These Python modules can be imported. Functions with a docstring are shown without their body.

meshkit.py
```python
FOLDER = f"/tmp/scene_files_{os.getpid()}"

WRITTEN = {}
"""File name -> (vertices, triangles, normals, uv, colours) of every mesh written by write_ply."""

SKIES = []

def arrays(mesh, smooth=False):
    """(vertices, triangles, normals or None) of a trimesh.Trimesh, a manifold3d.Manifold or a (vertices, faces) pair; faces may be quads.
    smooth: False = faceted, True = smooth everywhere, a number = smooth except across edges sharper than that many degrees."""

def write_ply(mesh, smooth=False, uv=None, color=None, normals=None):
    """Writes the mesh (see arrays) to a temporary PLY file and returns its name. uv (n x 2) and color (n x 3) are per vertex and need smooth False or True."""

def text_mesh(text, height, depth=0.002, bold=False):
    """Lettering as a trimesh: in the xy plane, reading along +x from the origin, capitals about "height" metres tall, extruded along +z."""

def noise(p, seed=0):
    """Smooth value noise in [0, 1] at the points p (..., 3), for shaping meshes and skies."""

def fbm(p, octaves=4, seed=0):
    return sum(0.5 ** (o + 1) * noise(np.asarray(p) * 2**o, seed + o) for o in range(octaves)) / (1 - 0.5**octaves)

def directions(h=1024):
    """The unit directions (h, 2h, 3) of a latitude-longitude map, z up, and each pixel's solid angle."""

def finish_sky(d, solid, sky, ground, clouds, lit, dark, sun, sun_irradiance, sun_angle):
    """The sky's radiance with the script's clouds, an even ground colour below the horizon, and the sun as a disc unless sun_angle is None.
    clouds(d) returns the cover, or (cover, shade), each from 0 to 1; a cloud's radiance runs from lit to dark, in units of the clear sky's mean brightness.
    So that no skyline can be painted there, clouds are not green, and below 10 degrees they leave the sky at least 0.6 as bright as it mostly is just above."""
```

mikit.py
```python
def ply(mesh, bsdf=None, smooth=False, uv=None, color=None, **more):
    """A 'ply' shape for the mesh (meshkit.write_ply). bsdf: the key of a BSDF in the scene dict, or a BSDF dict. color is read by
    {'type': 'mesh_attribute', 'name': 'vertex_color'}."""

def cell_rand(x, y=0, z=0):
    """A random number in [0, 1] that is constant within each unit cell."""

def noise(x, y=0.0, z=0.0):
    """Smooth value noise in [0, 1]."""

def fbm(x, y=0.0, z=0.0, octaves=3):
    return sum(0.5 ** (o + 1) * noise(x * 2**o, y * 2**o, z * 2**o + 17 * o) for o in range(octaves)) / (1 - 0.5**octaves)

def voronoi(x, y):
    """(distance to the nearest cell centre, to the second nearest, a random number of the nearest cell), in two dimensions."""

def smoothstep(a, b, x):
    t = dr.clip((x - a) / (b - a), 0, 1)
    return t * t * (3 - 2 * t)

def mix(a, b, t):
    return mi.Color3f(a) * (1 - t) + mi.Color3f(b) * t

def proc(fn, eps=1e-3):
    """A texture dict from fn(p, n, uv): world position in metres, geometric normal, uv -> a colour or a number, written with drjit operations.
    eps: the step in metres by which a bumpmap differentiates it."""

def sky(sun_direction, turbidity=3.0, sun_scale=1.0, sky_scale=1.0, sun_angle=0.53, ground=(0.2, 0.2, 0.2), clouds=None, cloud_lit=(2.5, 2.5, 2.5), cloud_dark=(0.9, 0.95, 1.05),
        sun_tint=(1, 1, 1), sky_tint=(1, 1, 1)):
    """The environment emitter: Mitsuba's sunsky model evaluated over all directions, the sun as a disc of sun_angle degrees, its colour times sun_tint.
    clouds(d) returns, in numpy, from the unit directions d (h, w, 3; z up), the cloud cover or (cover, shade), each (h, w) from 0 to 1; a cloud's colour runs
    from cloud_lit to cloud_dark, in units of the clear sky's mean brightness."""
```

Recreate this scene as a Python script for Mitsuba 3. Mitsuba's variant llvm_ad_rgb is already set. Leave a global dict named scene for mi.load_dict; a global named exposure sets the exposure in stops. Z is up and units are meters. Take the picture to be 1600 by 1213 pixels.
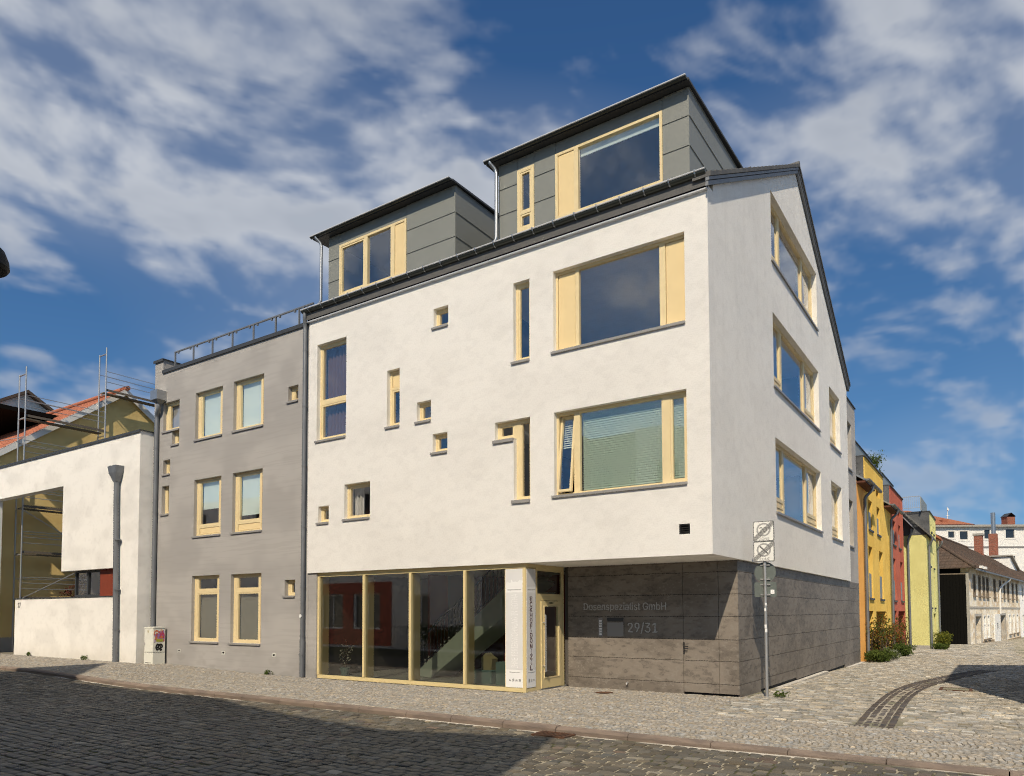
import math, random
import numpy as np, trimesh
import mitsuba as mi
import drjit as dr
import mikit, meshkit
from mikit import proc, noise, fbm, voronoi, cell_rand, smoothstep, mix
from shapely.geometry import Polygon, box as sbox
from shapely import affinity, ops

rng = np.random.default_rng(7)
T = mi.ScalarTransform4f
scene, labels = {}, {}

# ------------------------------------------------------------------ camera, sky, exposure
CAM = np.array([4.473, -13.472, 1.80])
YAW, PITCH, ROLL = 0.59257, 0.04552, -0.00296
FW = np.array([-math.sin(YAW) * math.cos(PITCH), math.cos(YAW) * math.cos(PITCH), math.sin(PITCH)])
_R = np.array([math.cos(YAW), math.sin(YAW), 0.0])
_U = np.cross(_R, FW)
RT = _R * math.cos(ROLL) + _U * math.sin(ROLL)
UP = np.cross(RT, FW)
scene['camera'] = {
    'type': 'perspective', 'fov_axis': 'x', 'fov': math.degrees(2 * math.atan(800 / 1128.2)),
    'near_clip': 0.05, 'far_clip': 2000.0,
    'principal_point_offset_y': -0.2460, 'principal_point_offset_x': 0.0,
    'to_world': T().look_at(origin=CAM.tolist(), target=(CAM + FW).tolist(), up=UP.tolist())}

SUN = np.array([0.59, -1.82, 1.70])


def clouds(d):
    """Broken altocumulus: a flat layer seen in perspective, puffs and streaks along one direction."""
    z = np.maximum(d[..., 2], 0.0)
    px, py = d[..., 0] / (z + 0.30), d[..., 1] / (z + 0.30)
    u = px * 0.50 + py * 0.866
    v = -px * 0.866 + py * 0.50
    ox, oy, mx, my = 15.41, 3.82, 45.74, 45.87
    def f(a, b, c, o, s): return meshkit.fbm(np.stack([a, b, u * 0 + c], -1), o, s)
    w1, w2 = f(u * 2.2, v * 2.2, 3.1, 3, 11) - 0.5, f(u * 2.2 + 9, v * 2.2 + 4, 7.7, 3, 23) - 0.5
    uu, vv = u + 0.26 * w1, v + 0.26 * w2
    big = f(uu * 1.5 + ox, vv * 2.0 + oy, 0.0, 2, 5)
    mid = f(uu * 5.2 + mx, vv * 8.0 + my, 5.0, 4, 31)
    fine = f(uu * 15.0, vv * 20.0, 2.0, 6, 41)
    val = 0.24 * big + 0.42 * mid + 0.34 * fine
    cov = np.clip((val - 0.405) / 0.27, 0, 1)
    cov = cov * cov * (3 - 2 * cov)
    veil = np.clip((big - 0.30) * 0.9, 0, 0.30)
    fade = np.clip((z - 0.05) / 0.33, 0.0, 1.0)
    cover = np.clip(0.84 * cov + 0.5 * veil, 0, 0.88) * (0.25 + 0.75 * fade)
    shade = np.clip((mid - 0.48) * 1.6 + (fine - .5) * 0.5, 0, 0.6)
    return cover, shade


scene['sky'] = mikit.sky(SUN.tolist(), turbidity=2.6, ground=(0.16, 0.15, 0.14), clouds=clouds,
                         cloud_lit=(3.35, 3.5, 3.75), cloud_dark=(2.0, 2.2, 2.55),
                         sun_scale=1.0, sky_scale=0.80, sun_tint=(1.0, 1.055, 1.145), sky_tint=(0.61, 0.93, 1.18))
exposure = 1.47

# ------------------------------------------------------------------ materials


def two(b):
    return {'type': 'twosided', 'bsdf': b}


def prin(col, rough=0.7, spec=0.35, **k):
    c = col if isinstance(col, dict) else {'type': 'rgb', 'value': list(col)}
    return {'type': 'principled', 'base_color': c, 'roughness': rough, 'specular': spec, **k}


def bumped(b, fn, scale, eps=0.004):
    return {'type': 'bumpmap', 'arbitrary': proc(fn, eps), 'scale': scale, 'bsdf': b}


def mat(name, b):
    scene[name] = two(b)


def plaster_h(p, n, uv):
    return 0.6 * fbm(p.x * 9, p.y * 9, p.z * 9, 3) + 0.4 * noise(p.x * 60, p.y * 60, p.z * 60)


def white_c(p, n, uv):
    a = fbm(p.x * 0.9 + 3, p.y * 0.9, p.z * 0.9, 4)
    b = fbm(p.x * 5.5, p.y * 5.5, p.z * 5.5, 3)
    s = fbm(p.y * 4.0 + 11, p.x * 4.0, p.z * 0.16, 3)          # rain streaks down the wall
    g = smoothstep(0.40, 0.66, a) * 0.30 + smoothstep(0.45, 0.7, b) * 0.28 + 0.45 * smoothstep(0.35, 0.8, noise(p.x * 70, p.y * 70, p.z * 70))
    st = smoothstep(0.56, 0.72, s) * smoothstep(3.5, 10.0, p.z) * smoothstep(0.4, 0.6, n.x)
    c = mix([0.77, 0.755, 0.715], [0.66, 0.645, 0.61], g)
    return mix(c, [0.57, 0.55, 0.51], 0.20 * st)


mat('plaster_white', bumped(prin(proc(white_c), 0.9, 0.15), plaster_h, 0.0045))


def annex_c(p, n, uv):
    a = fbm(p.x * 1.1, p.y * 1.1, p.z * 1.1 + 4, 4)
    b = fbm(p.x * 7, p.y * 7, p.z * 7, 3)
    base = smoothstep(0.9, 0.15, p.z) * fbm(p.x * 3, p.y * 3, p.z * 2, 3)
    c = mix([0.80, 0.785, 0.74], [0.68, 0.665, 0.625], smoothstep(0.4, 0.66, a) * 0.7 + 0.3 * smoothstep(0.5, 0.7, b))
    return mix(c, [0.52, 0.48, 0.40], 0.6 * base)


mat('plaster_annex', bumped(prin(proc(annex_c), 0.9, 0.15), plaster_h, 0.006))


def combed_h(p, n, uv):
    wob = 0.10 * (fbm(p.x * 0.8, p.y * 0.8, p.z * 1.2, 2) - 0.5) + 0.015 * noise(p.x * 4, p.y * 4, p.z * 4)
    f1 = fbm(p.x * 0.9, p.y * 0.9, (p.z + wob) * 14, 3)
    f2 = noise(p.x * 1.6, p.y * 1.6, (p.z + wob) * 42)
    return 0.75 * f1 + 0.25 * f2


def grey_c(p, n, uv):
    a = fbm(p.x * 0.8, p.y * 0.8, p.z * 0.8, 3)
    h = combed_h(p, n, uv)
    pat = smoothstep(0.55, 0.68, fbm(p.x * 1.7 + 5, p.y * 1.7, p.z * 2.5, 3)) * smoothstep(1.2, 0.1, p.z)
    c = mix([0.392, 0.378, 0.36], [0.34, 0.328, 0.314], smoothstep(0.35, 0.65, a))
    c = mix(c, [0.29, 0.275, 0.258], 0.24 * smoothstep(0.50, 0.36, h))
    return mix(c, [0.24, 0.23, 0.21], 0.35 * pat)


mat('plaster_grey', bumped(prin(proc(grey_c), 0.9, 0.15), combed_h, 0.006))


def stone_c(p, n, uv):
    q = p.x + p.y
    a = fbm(q * 1.1, p.z * 1.8, 1.0, 3)
    b = fbm(q * 6.5 + 2.5 * a, p.z * 15.0, 5.0, 5)
    c = fbm(q * 22.0, p.z * 30.0, 9.0, 3)
    col = mix([0.222, 0.192, 0.160], [0.170, 0.146, 0.121], smoothstep(0.38, 0.62, a))
    col = mix(col, [0.088, 0.076, 0.064], 0.55 * smoothstep(0.50, 0.70, b) * (0.45 + 0.55 * smoothstep(0.40, 0.58, c)))
    col = mix(col, [0.25, 0.228, 0.20], 0.5 * smoothstep(0.52, 0.38, b) * smoothstep(0.5, 0.65, c))
    return col


mat('stone_panel', prin(proc(stone_c), 0.52, 0.45))
def wood_c(p, n, uv):
    g = fbm((p.x + p.y) * 7, p.z * 7, 1.0, 3)
    d = fbm(p.x * 1.3, p.y * 1.3, p.z * 1.3, 2)
    return mix([0.75, 0.625, 0.37], [0.66, 0.535, 0.30], 0.6 * g + 0.4 * d)


mat('cream', prin(proc(wood_c), 0.45, 0.42))
mat('cream_store', prin([0.66, 0.54, 0.28], 0.40, 0.45))


def shutter_c(p, n, uv):
    return mix([0.76, 0.60, 0.325], [0.72, 0.565, 0.30], fbm(p.x * 3, p.y * 3, p.z * 3, 2))


mat('shutter', prin(proc(shutter_c), 0.45, 0.4))


def zinc_c(p, n, uv):
    a = fbm(p.x * 1.2, p.y * 1.2, p.z * 1.2, 3)
    return mix([0.225, 0.235, 0.215], [0.195, 0.205, 0.188], a)


mat('zinc_panel', prin(proc(zinc_c), 0.48, 0.5))


def galv_c(p, n, uv):
    return mix([0.50, 0.52, 0.53], [0.36, 0.38, 0.40], fbm(p.x * 5, p.y * 5, p.z * 3, 3))


mat('galvanised', prin(proc(galv_c), 0.34, 0.5, metallic=0.85))


def dullz_c(p, n, uv):
    return mix([0.22, 0.235, 0.25], [0.14, 0.15, 0.165], fbm(p.x * 6, p.y * 6, p.z * 2.0, 3))


mat('dull_zinc', prin(proc(dullz_c), 0.5, 0.5, metallic=0.35))
mat('steel_tube', prin([0.50, 0.50, 0.49], 0.4, 0.5, metallic=0.7))
mat('anthracite', prin([0.045, 0.048, 0.052], 0.5, 0.4))
mat('sill_metal', prin([0.27, 0.26, 0.25], 0.45, 0.5))
mat('dark', prin([0.012, 0.012, 0.012], 0.6, 0.3))
mat('black_iron', prin([0.02, 0.02, 0.021], 0.45, 0.4))
mat('paper_white', prin([0.80, 0.80, 0.79], 0.5, 0.3))
mat('banner_grey', prin([0.68, 0.68, 0.675], 0.5, 0.3))
mat('banner_light', prin([0.80, 0.80, 0.79], 0.5, 0.3))
mat('ink_grey', prin([0.22, 0.21, 0.21], 0.6, 0.3))
mat('ink_brown', prin([0.10, 0.055, 0.055], 0.6, 0.3))
mat('letter_steel', prin([0.46, 0.45, 0.43], 0.45, 0.5))
mat('blind_mint', prin([0.40, 0.52, 0.42], 0.6, 0.3))
mat('blind_pale', prin([0.62, 0.73, 0.69], 0.6, 0.3))
mat('curtain_olive', prin([0.20, 0.195, 0.15], 0.9, 0.1))
mat('gutter_dark', prin([0.050, 0.056, 0.050], 0.35, 0.5, metallic=0.3))
mat('curtain_rose', prin([0.15, 0.10, 0.085], 0.9, 0.1))
mat('curtain_pale', prin([0.55, 0.55, 0.52], 0.9, 0.1))
mat('interior', prin([0.30, 0.28, 0.25], 0.9, 0.1))
mat('interior_dark', prin([0.10, 0.09, 0.08], 0.9, 0.1))
mat('mint', prin([0.50, 0.57, 0.50], 0.55, 0.3))
mat('teal_plinth', prin([0.19, 0.30, 0.29], 0.6, 0.3))
mat('red_wall', prin([0.23, 0.030, 0.020], 0.8, 0.2))
mat('red_paint', prin([0.45, 0.05, 0.04], 0.5, 0.3))
mat('ochre_stone', prin([0.42, 0.36, 0.20], 0.85, 0.2))
mat('petal', prin([0.75, 0.72, 0.66], 0.8, 0.1))


def floorstone_c(p, n, uv):
    a = cell_rand(dr.floor(p.x / 0.6), dr.floor(p.y / 0.6), 2)
    e = dr.minimum(dr.abs(p.x / 0.6 - dr.round(p.x / 0.6)), dr.abs(p.y / 0.6 - dr.round(p.y / 0.6)))
    return mix([0.10, 0.10, 0.095], mix([0.30, 0.30, 0.28], [0.24, 0.24, 0.23], a), smoothstep(0.006, 0.014, e))


mat('floor_stone', prin(proc(floorstone_c), 0.5, 0.4))
scene['glass'] = {'type': 'thindielectric', 'int_ior': 2.25}
scene['glass_shop'] = {'type': 'thindielectric', 'int_ior': 1.95, 'specular_transmittance': {'type': 'rgb', 'value': [0.49, 0.505, 0.46]}}
mat('dark_glass', prin([0.02, 0.025, 0.03], 0.06, 0.9))


def stones_bsdf(rough, bumpamp):
    def h(p, n, uv):
        return fbm(p.x * 34, p.y * 34, p.z * 34, 3)
    return bumped(prin({'type': 'mesh_attribute', 'name': 'vertex_color'}, rough, 0.4), h, bumpamp)


mat('paving_stone', stones_bsdf(0.75, 0.008))
mat('road_sett', stones_bsdf(0.55, 0.008))


def joint_c(p, n, uv):
    """Bedding between the stones: pale sand, mossy or dirty in patches."""
    a = fbm(p.x * 0.55 + 2, p.y * 0.55, 0.5, 3)
    c = mix([0.27, 0.245, 0.20], [0.155, 0.15, 0.11], smoothstep(0.42, 0.62, a))
    return mix(c, [0.10, 0.10, 0.06], 0.6 * smoothstep(0.55, 0.7, fbm(p.x * 2.2, p.y * 2.2, 3.0, 3)))


mat('joint_sand', prin(proc(joint_c), 0.95, 0.1))


def dirt_c(p, n, uv):
    return mix([0.105, 0.095, 0.072], [0.165, 0.15, 0.12], fbm(p.x * 0.9, p.y * 0.9, 0.5, 3))


mat('joint_dirt', prin(proc(dirt_c), 0.95, 0.1))


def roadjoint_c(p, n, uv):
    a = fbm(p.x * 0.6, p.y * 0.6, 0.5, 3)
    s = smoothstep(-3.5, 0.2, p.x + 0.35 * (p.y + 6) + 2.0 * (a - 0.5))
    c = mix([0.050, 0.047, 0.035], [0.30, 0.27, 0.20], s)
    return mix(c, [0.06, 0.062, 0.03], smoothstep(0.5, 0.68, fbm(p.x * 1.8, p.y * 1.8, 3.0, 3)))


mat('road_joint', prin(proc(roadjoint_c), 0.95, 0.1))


def ground_c(p, n, uv):
    return mix([0.13, 0.12, 0.10], [0.20, 0.185, 0.155], fbm(p.x * 2.5, p.y * 2.5, 0.5, 4))


def mortar_c(p, n, uv):
    a = fbm(p.x * 1.4 + 7, p.y * 3.0, 0.5, 3)
    return mix([0.42, 0.39, 0.33], [0.085, 0.08, 0.055], smoothstep(0.44, 0.60, a))


mat('gutter_mortar', prin(proc(mortar_c), 0.95, 0.1))
mat('ground_far', prin(proc(ground_c), 0.95, 0.1))


def kerb_c(p, n, uv):
    return mix([0.21, 0.165, 0.132], [0.155, 0.124, 0.102], smoothstep(0.35, 0.65, fbm(p.x * 3, p.y * 8, p.z * 8, 4)))


mat('kerb_stone', bumped(prin(proc(kerb_c), 0.8, 0.25), plaster_h, 0.012))


def rust_c(p, n, uv):
    return mix([0.12, 0.055, 0.028], [0.06, 0.04, 0.03], fbm(p.x * 14, p.y * 14, 0, 3))


mat('rusty_iron', prin(proc(rust_c), 0.75, 0.4, metallic=0.2))
mat('sign_white', prin([0.74, 0.74, 0.70], 0.45, 0.4))
mat('sign_grey', prin([0.14, 0.14, 0.14], 0.5, 0.3))
mat('sign_mid', prin([0.33, 0.33, 0.32], 0.5, 0.3))
mat('sign_back', prin([0.115, 0.135, 0.125], 0.5, 0.4))
mat('cabinet_white', prin([0.70, 0.70, 0.62], 0.5, 0.35))
mat('cabinet_shade', prin([0.56, 0.565, 0.52], 0.5, 0.35))


def graf_c(p, n, uv):
    a = fbm(p.y * 13, p.z * 13, 2.0, 3)
    b = noise(p.y * 22 + 5, p.z * 18, 7.0)
    c = mix([0.42, 0.05, 0.12], [0.50, 0.16, 0.06], smoothstep(0.42, 0.56, a))
    c = mix(c, [0.30, 0.16, 0.34], smoothstep(0.6, 0.68, b))
    return mix(c, [0.62, 0.58, 0.50], smoothstep(0.66, 0.74, a + 0.2 * (b - 0.5)))


mat('spray_paint', prin(proc(graf_c), 0.6, 0.3))
mat('spray_olive', prin([0.33, 0.33, 0.05], 0.6, 0.3))


def house_paint(lo, hi):
    def c(p, n, uv):
        a = fbm(p.x * 0.9, p.y * 0.9, p.z * 0.9, 4)
        s = fbm(p.x * 3.2, p.y * 3.2, p.z * 0.3, 2)
        return mix(lo, hi, smoothstep(0.35, 0.65, a) * 0.7 + 0.3 * smoothstep(0.4, 0.7, s))
    return bumped(prin(proc(c), 0.9, 0.12), plaster_h, 0.002)


mat('paint_orange', house_paint([0.84, 0.43, 0.12], [0.78, 0.38, 0.10]))
mat('paint_yellow', house_paint([0.78, 0.53, 0.135], [0.71, 0.46, 0.105]))
mat('paint_red', house_paint([0.46, 0.135, 0.09], [0.40, 0.11, 0.072]))
mat('paint_lime', house_paint([0.66, 0.63, 0.27], [0.61, 0.575, 0.235]))
mat('paint_ochre', house_paint([0.76, 0.58, 0.25], [0.69, 0.51, 0.21]))
mat('brown_wood', prin([0.11, 0.045, 0.028], 0.7, 0.2))


def slate_c(p, n, uv):
    return mix([0.055, 0.058, 0.062], [0.10, 0.104, 0.108], noise(p.x * 3.1, p.y * 3.1, p.z * 3.1))


mat('slate', prin(proc(slate_c), 0.55, 0.4))
mat('grey_metal_sheet', prin([0.24, 0.265, 0.26], 0.5, 0.4))


def tilered_c(p, n, uv):
    a = noise(p.x * 3.2, p.y * 3.2, p.z * 4.5)
    return mix([0.40, 0.15, 0.085], [0.28, 0.105, 0.065], a)


mat('tile_red', prin(proc(tilered_c), 0.8, 0.2))


def tilebrown_c(p, n, uv):
    a = noise(p.x * 2.6, p.y * 2.6, p.z * 3.5)
    b = fbm(p.x * 0.5, p.y * 0.5, p.z * 0.5, 3)
    return mix(mix([0.145, 0.085, 0.058], [0.075, 0.050, 0.038], a), [0.10, 0.085, 0.07], b)


mat('tile_brown', prin(proc(tilebrown_c), 0.8, 0.2))


def tileanth_c(p, n, uv):
    return mix([0.085, 0.086, 0.086], [0.13, 0.128, 0.122], noise(p.x * 6, p.y * 6, p.z * 6))


mat('galv_bright', prin([0.62, 0.63, 0.64], 0.38, 0.5, metallic=0.25))
mat('fascia_dark', prin([0.030, 0.031, 0.033], 0.5, 0.4))
mat('tile_rust', prin([0.27, 0.105, 0.06], 0.85, 0.2))
mat('tile_grey', prin(proc(tileanth_c), 0.7, 0.3))


def brick_c(p, n, uv):
    q = p.x + p.y
    row = dr.floor(p.z / 0.083)
    xx = q / 0.26 + 0.5 * (row - 2 * dr.floor(row / 2))
    e = dr.minimum(0.26 * dr.abs(xx - dr.round(xx)), 0.083 * dr.abs(p.z / 0.083 - dr.round(p.z / 0.083)))
    return mix([0.30, 0.24, 0.19], mix([0.34, 0.10, 0.06], [0.22, 0.075, 0.05], cell_rand(dr.floor(xx), row, 1)), smoothstep(0.004, 0.010, e))


mat('brick', prin(proc(brick_c), 0.9, 0.15))


def oldwall_c(p, n, uv):
    a = fbm(p.x * 0.45, p.y * 0.45, p.z * 0.8 + 2, 4)
    b = fbm(p.x * 2.5, p.y * 2.5, p.z * 3.0, 4)
    c = mix([0.72, 0.65, 0.51], [0.56, 0.45, 0.31], smoothstep(0.40, 0.60, a))
    return mix(c, [0.78, 0.76, 0.70], 0.7 * smoothstep(0.50, 0.66, b))


mat('old_plaster', bumped(prin(proc(oldwall_c), 0.9, 0.1), plaster_h, 0.010))
mat('white_paint', prin([0.78, 0.77, 0.72], 0.7, 0.2))
mat('weathered_wood', prin([0.20, 0.165, 0.125], 0.8, 0.2))
mat('door_grey', prin([0.24, 0.235, 0.22], 0.7, 0.2))


def rubble_c(p, n, uv):
    d1, d2, r = voronoi((p.x + p.y) * 1.7, p.z * 2.6)
    return mix([0.16, 0.135, 0.10], mix([0.34, 0.26, 0.17], [0.24, 0.19, 0.13], r), smoothstep(0.02, 0.12, d2 - d1))


mat('rubble', prin(proc(rubble_c), 0.9, 0.1))
mat('tarred_wood', prin([0.006, 0.0058, 0.005], 0.85, 0.08))


def deck_c(p, n, uv):
    return mix([0.20, 0.165, 0.125], [0.10, 0.085, 0.07], fbm(p.x * 9, p.y * 0.9, p.z * 9, 3))


mat('deck_wood', prin(proc(deck_c), 0.85, 0.2))


def leaf(lo, hi):
    def c(p, n, uv):
        return mix(lo, hi, noise(p.x * 9, p.y * 9, p.z * 9))
    return {'type': 'principledthin', 'base_color': proc(c), 'roughness': 0.55, 'diff_trans': 0.7, 'spec_trans': 0.0}


scene['leaf_green'] = leaf([0.045, 0.080, 0.022], [0.13, 0.165, 0.040])
scene['leaf_rust'] = leaf([0.15, 0.065, 0.020], [0.24, 0.13, 0.035])
scene['leaf_lime'] = leaf([0.12, 0.14, 0.025], [0.22, 0.21, 0.04])
scene['leaf_pale'] = leaf([0.22, 0.25, 0.17], [0.34, 0.36, 0.26])
scene['leaf_purple'] = leaf([0.10, 0.028, 0.030], [0.16, 0.055, 0.040])
mat('bark', prin([0.10, 0.075, 0.055], 0.9, 0.1))
mat('plaster_far', prin([0.80, 0.79, 0.75], 0.9, 0.1))
mat('concrete', prin([0.36, 0.345, 0.31], 0.9, 0.15))
mat('red_panel', prin([0.20, 0.042, 0.020], 0.6, 0.3))

# ------------------------------------------------------------------ mesh helpers


class M:
    def __init__(self):
        self.v, self.f, self.c, self.n = [], [], [], 0

    def add(self, v, f, c=None):
        v, f = np.asarray(v, float), np.asarray(f, int)
        if f.shape[1] == 4:
            f = np.vstack([f[:, [0, 1, 2]], f[:, [0, 2, 3]]])
        self.v.append(v)
        self.f.append(f + self.n)
        self.n += len(v)
        if c is not None:
            self.c.append(np.broadcast_to(c, v.shape))
        return self

    def box(self, x0, x1, y0, y1, z0, z1):
        x0, x1, y0, y1, z0, z1 = min(x0, x1), max(x0, x1), min(y0, y1), max(y0, y1), min(z0, z1), max(z0, z1)
        v = [(x, y, z) for x in (x0, x1) for y in (y0, y1) for z in (z0, z1)]
        return self.add(v, [[0, 1, 3, 2], [4, 6, 7, 5], [0, 4, 5, 1], [2, 3, 7, 6], [0, 2, 6, 4], [1, 5, 7, 3]])

    def tm(self, t):
        return self.add(t.vertices, t.faces)

    def quad(self, a, b, c, d):
        return self.add([a, b, c, d], [[0, 1, 2, 3]])

    def tube(self, pts, r, sides=10, cap=True):
        p = np.asarray(pts, float)
        r = np.broadcast_to(r, (len(p),))
        t = np.gradient(p, axis=0)
        t /= np.linalg.norm(t, axis=1, keepdims=True) + 1e-12
        ref = np.array([0.31, 0.17, 1.0]) if abs(t[0, 2]) < 0.9 else np.array([1.0, 0.2, 0.1])
        a = np.cross(t, ref)
        a /= np.linalg.norm(a, axis=1, keepdims=True)
        b = np.cross(t, a)
        ang = np.arange(sides) * 2 * np.pi / sides
        v = p[:, None] + r[:, None, None] * (np.cos(ang)[None, :, None] * a[:, None] + np.sin(ang)[None, :, None] * b[:, None])
        f = []
        for i in range(len(p) - 1):
            for j in range(sides):
                k = (j + 1) % sides
                f.append([i * sides + j, i * sides + k, (i + 1) * sides + k, (i + 1) * sides + j])
        v = v.reshape(-1, 3)
        self.add(v, f)
        if cap:
            for i, s in ((0, -1), (len(p) - 1, 1)):
                ring = v[i * sides:(i + 1) * sides]
                vv = np.vstack([ring, p[i]])
                ff = [[j, (j + 1) % sides, sides] if s > 0 else [(j + 1) % sides, j, sides] for j in range(sides)]
                self.add(vv, ff)
        return self

    def mesh(self):
        return np.vstack(self.v), np.vstack(self.f)

    def moved(self, mtx):
        m = np.asarray(mtx, float)
        o = M()
        for v, f in zip(self.v, self.f):
            o.v.append(v @ m[:3, :3].T + m[:3, 3])
            o.f.append(f)
        o.n, o.c = self.n, self.c
        return o


used = {}


def num(name):
    k = used.get(name, 0)
    used[name] = k + 1
    return name if k == 0 else f'{name}_{k:03d}'


XF = [None]       # current local frame of a building that is not aligned with the world


def put(key, m, bsdf, smooth=False, label=None, exact=False):
    """ONE entry of the scene. key is numbered when it is taken."""
    key = key if exact else num(key)
    if isinstance(m, M):
        if XF[0] is not None:
            m = m.moved(XF[0])
        m = m.mesh()
    scene[key] = mikit.ply(m, bsdf, smooth=smooth)
    if label:
        labels[key] = {'label': label}
    return key


def thing(key, label, cat, group=None):
    key = num(key)
    labels[key] = {'label': label, 'category': cat}
    if group:
        labels[key]['group'] = group
    return key


def struct(key, kind='structure', label=None):
    labels[key] = {'label': label or key.replace('_', ' '), 'kind': kind}
    return key


def front_wall(poly, y0, th):
    """Polygon in (x, z) -> slab from y0 (outer face) to y0 + th."""
    t = trimesh.creation.extrude_polygon(poly, th, engine='earcut')
    v = np.array(t.vertices)
    return M().add(np.stack([v[:, 0], y0 + th - v[:, 2], v[:, 1]], 1), t.faces)


def side_wall(poly, x1, th):
    """Polygon in (y, z) -> slab with outer face at x1 facing +x, thickness th behind it."""
    t = trimesh.creation.extrude_polygon(poly, th, engine='earcut')
    v = np.array(t.vertices)
    return M().add(np.stack([x1 - th + v[:, 2], v[:, 0], v[:, 1]], 1), t.faces)


def letters(text, height, width=None, depth=0.004, bold=False):
    t = meshkit.text_mesh(text, height, depth, bold)
    v = np.array(t.vertices)
    if width:
        v[:, 0] = (v[:, 0] - v[:, 0].min()) * width / np.ptp(v[:, 0])
    return v, np.array(t.faces)


def face_front(v, x, y, z):
    """Flat lettering (x right, y up, z out) onto a wall that faces -y."""
    return np.stack([x + v[:, 0], y - v[:, 2], z + v[:, 1]], 1)


# a wall plane: ('f', y) faces -y, ('r', x) faces +x ; a along, d depth inwards
def pbox(m, pl, a0, a1, d0, d1, z0, z1):
    if pl[0] == 'f':
        m.box(a0, a1, pl[1] + d0, pl[1] + d1, z0, z1)
    else:
        m.box(pl[1] - d1, pl[1] - d0, a0, a1, z0, z1)


def pquad(pl, a0, a1, d, z0, z1):
    if pl[0] == 'f':
        y = pl[1] + d
        return M().quad((a0, y, z0), (a1, y, z0), (a1, y, z1), (a0, y, z1))
    x = pl[1] - d
    return M().quad((x, a0, z0), (x, a1, z0), (x, a1, z1), (x, a0, z1))


def ring(m, pl, a0, a1, z0, z1, w, d0, d1, wb=None):
    wb = w if wb is None else wb
    pbox(m, pl, a0, a0 + w, d0, d1, z0, z1)
    pbox(m, pl, a1 - w, a1, d0, d1, z0, z1)
    pbox(m, pl, a0 + w, a1 - w, d0, d1, z1 - w, z1)
    pbox(m, pl, a0 + w, a1 - w, d0, d1, z0, z0 + wb)


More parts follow.
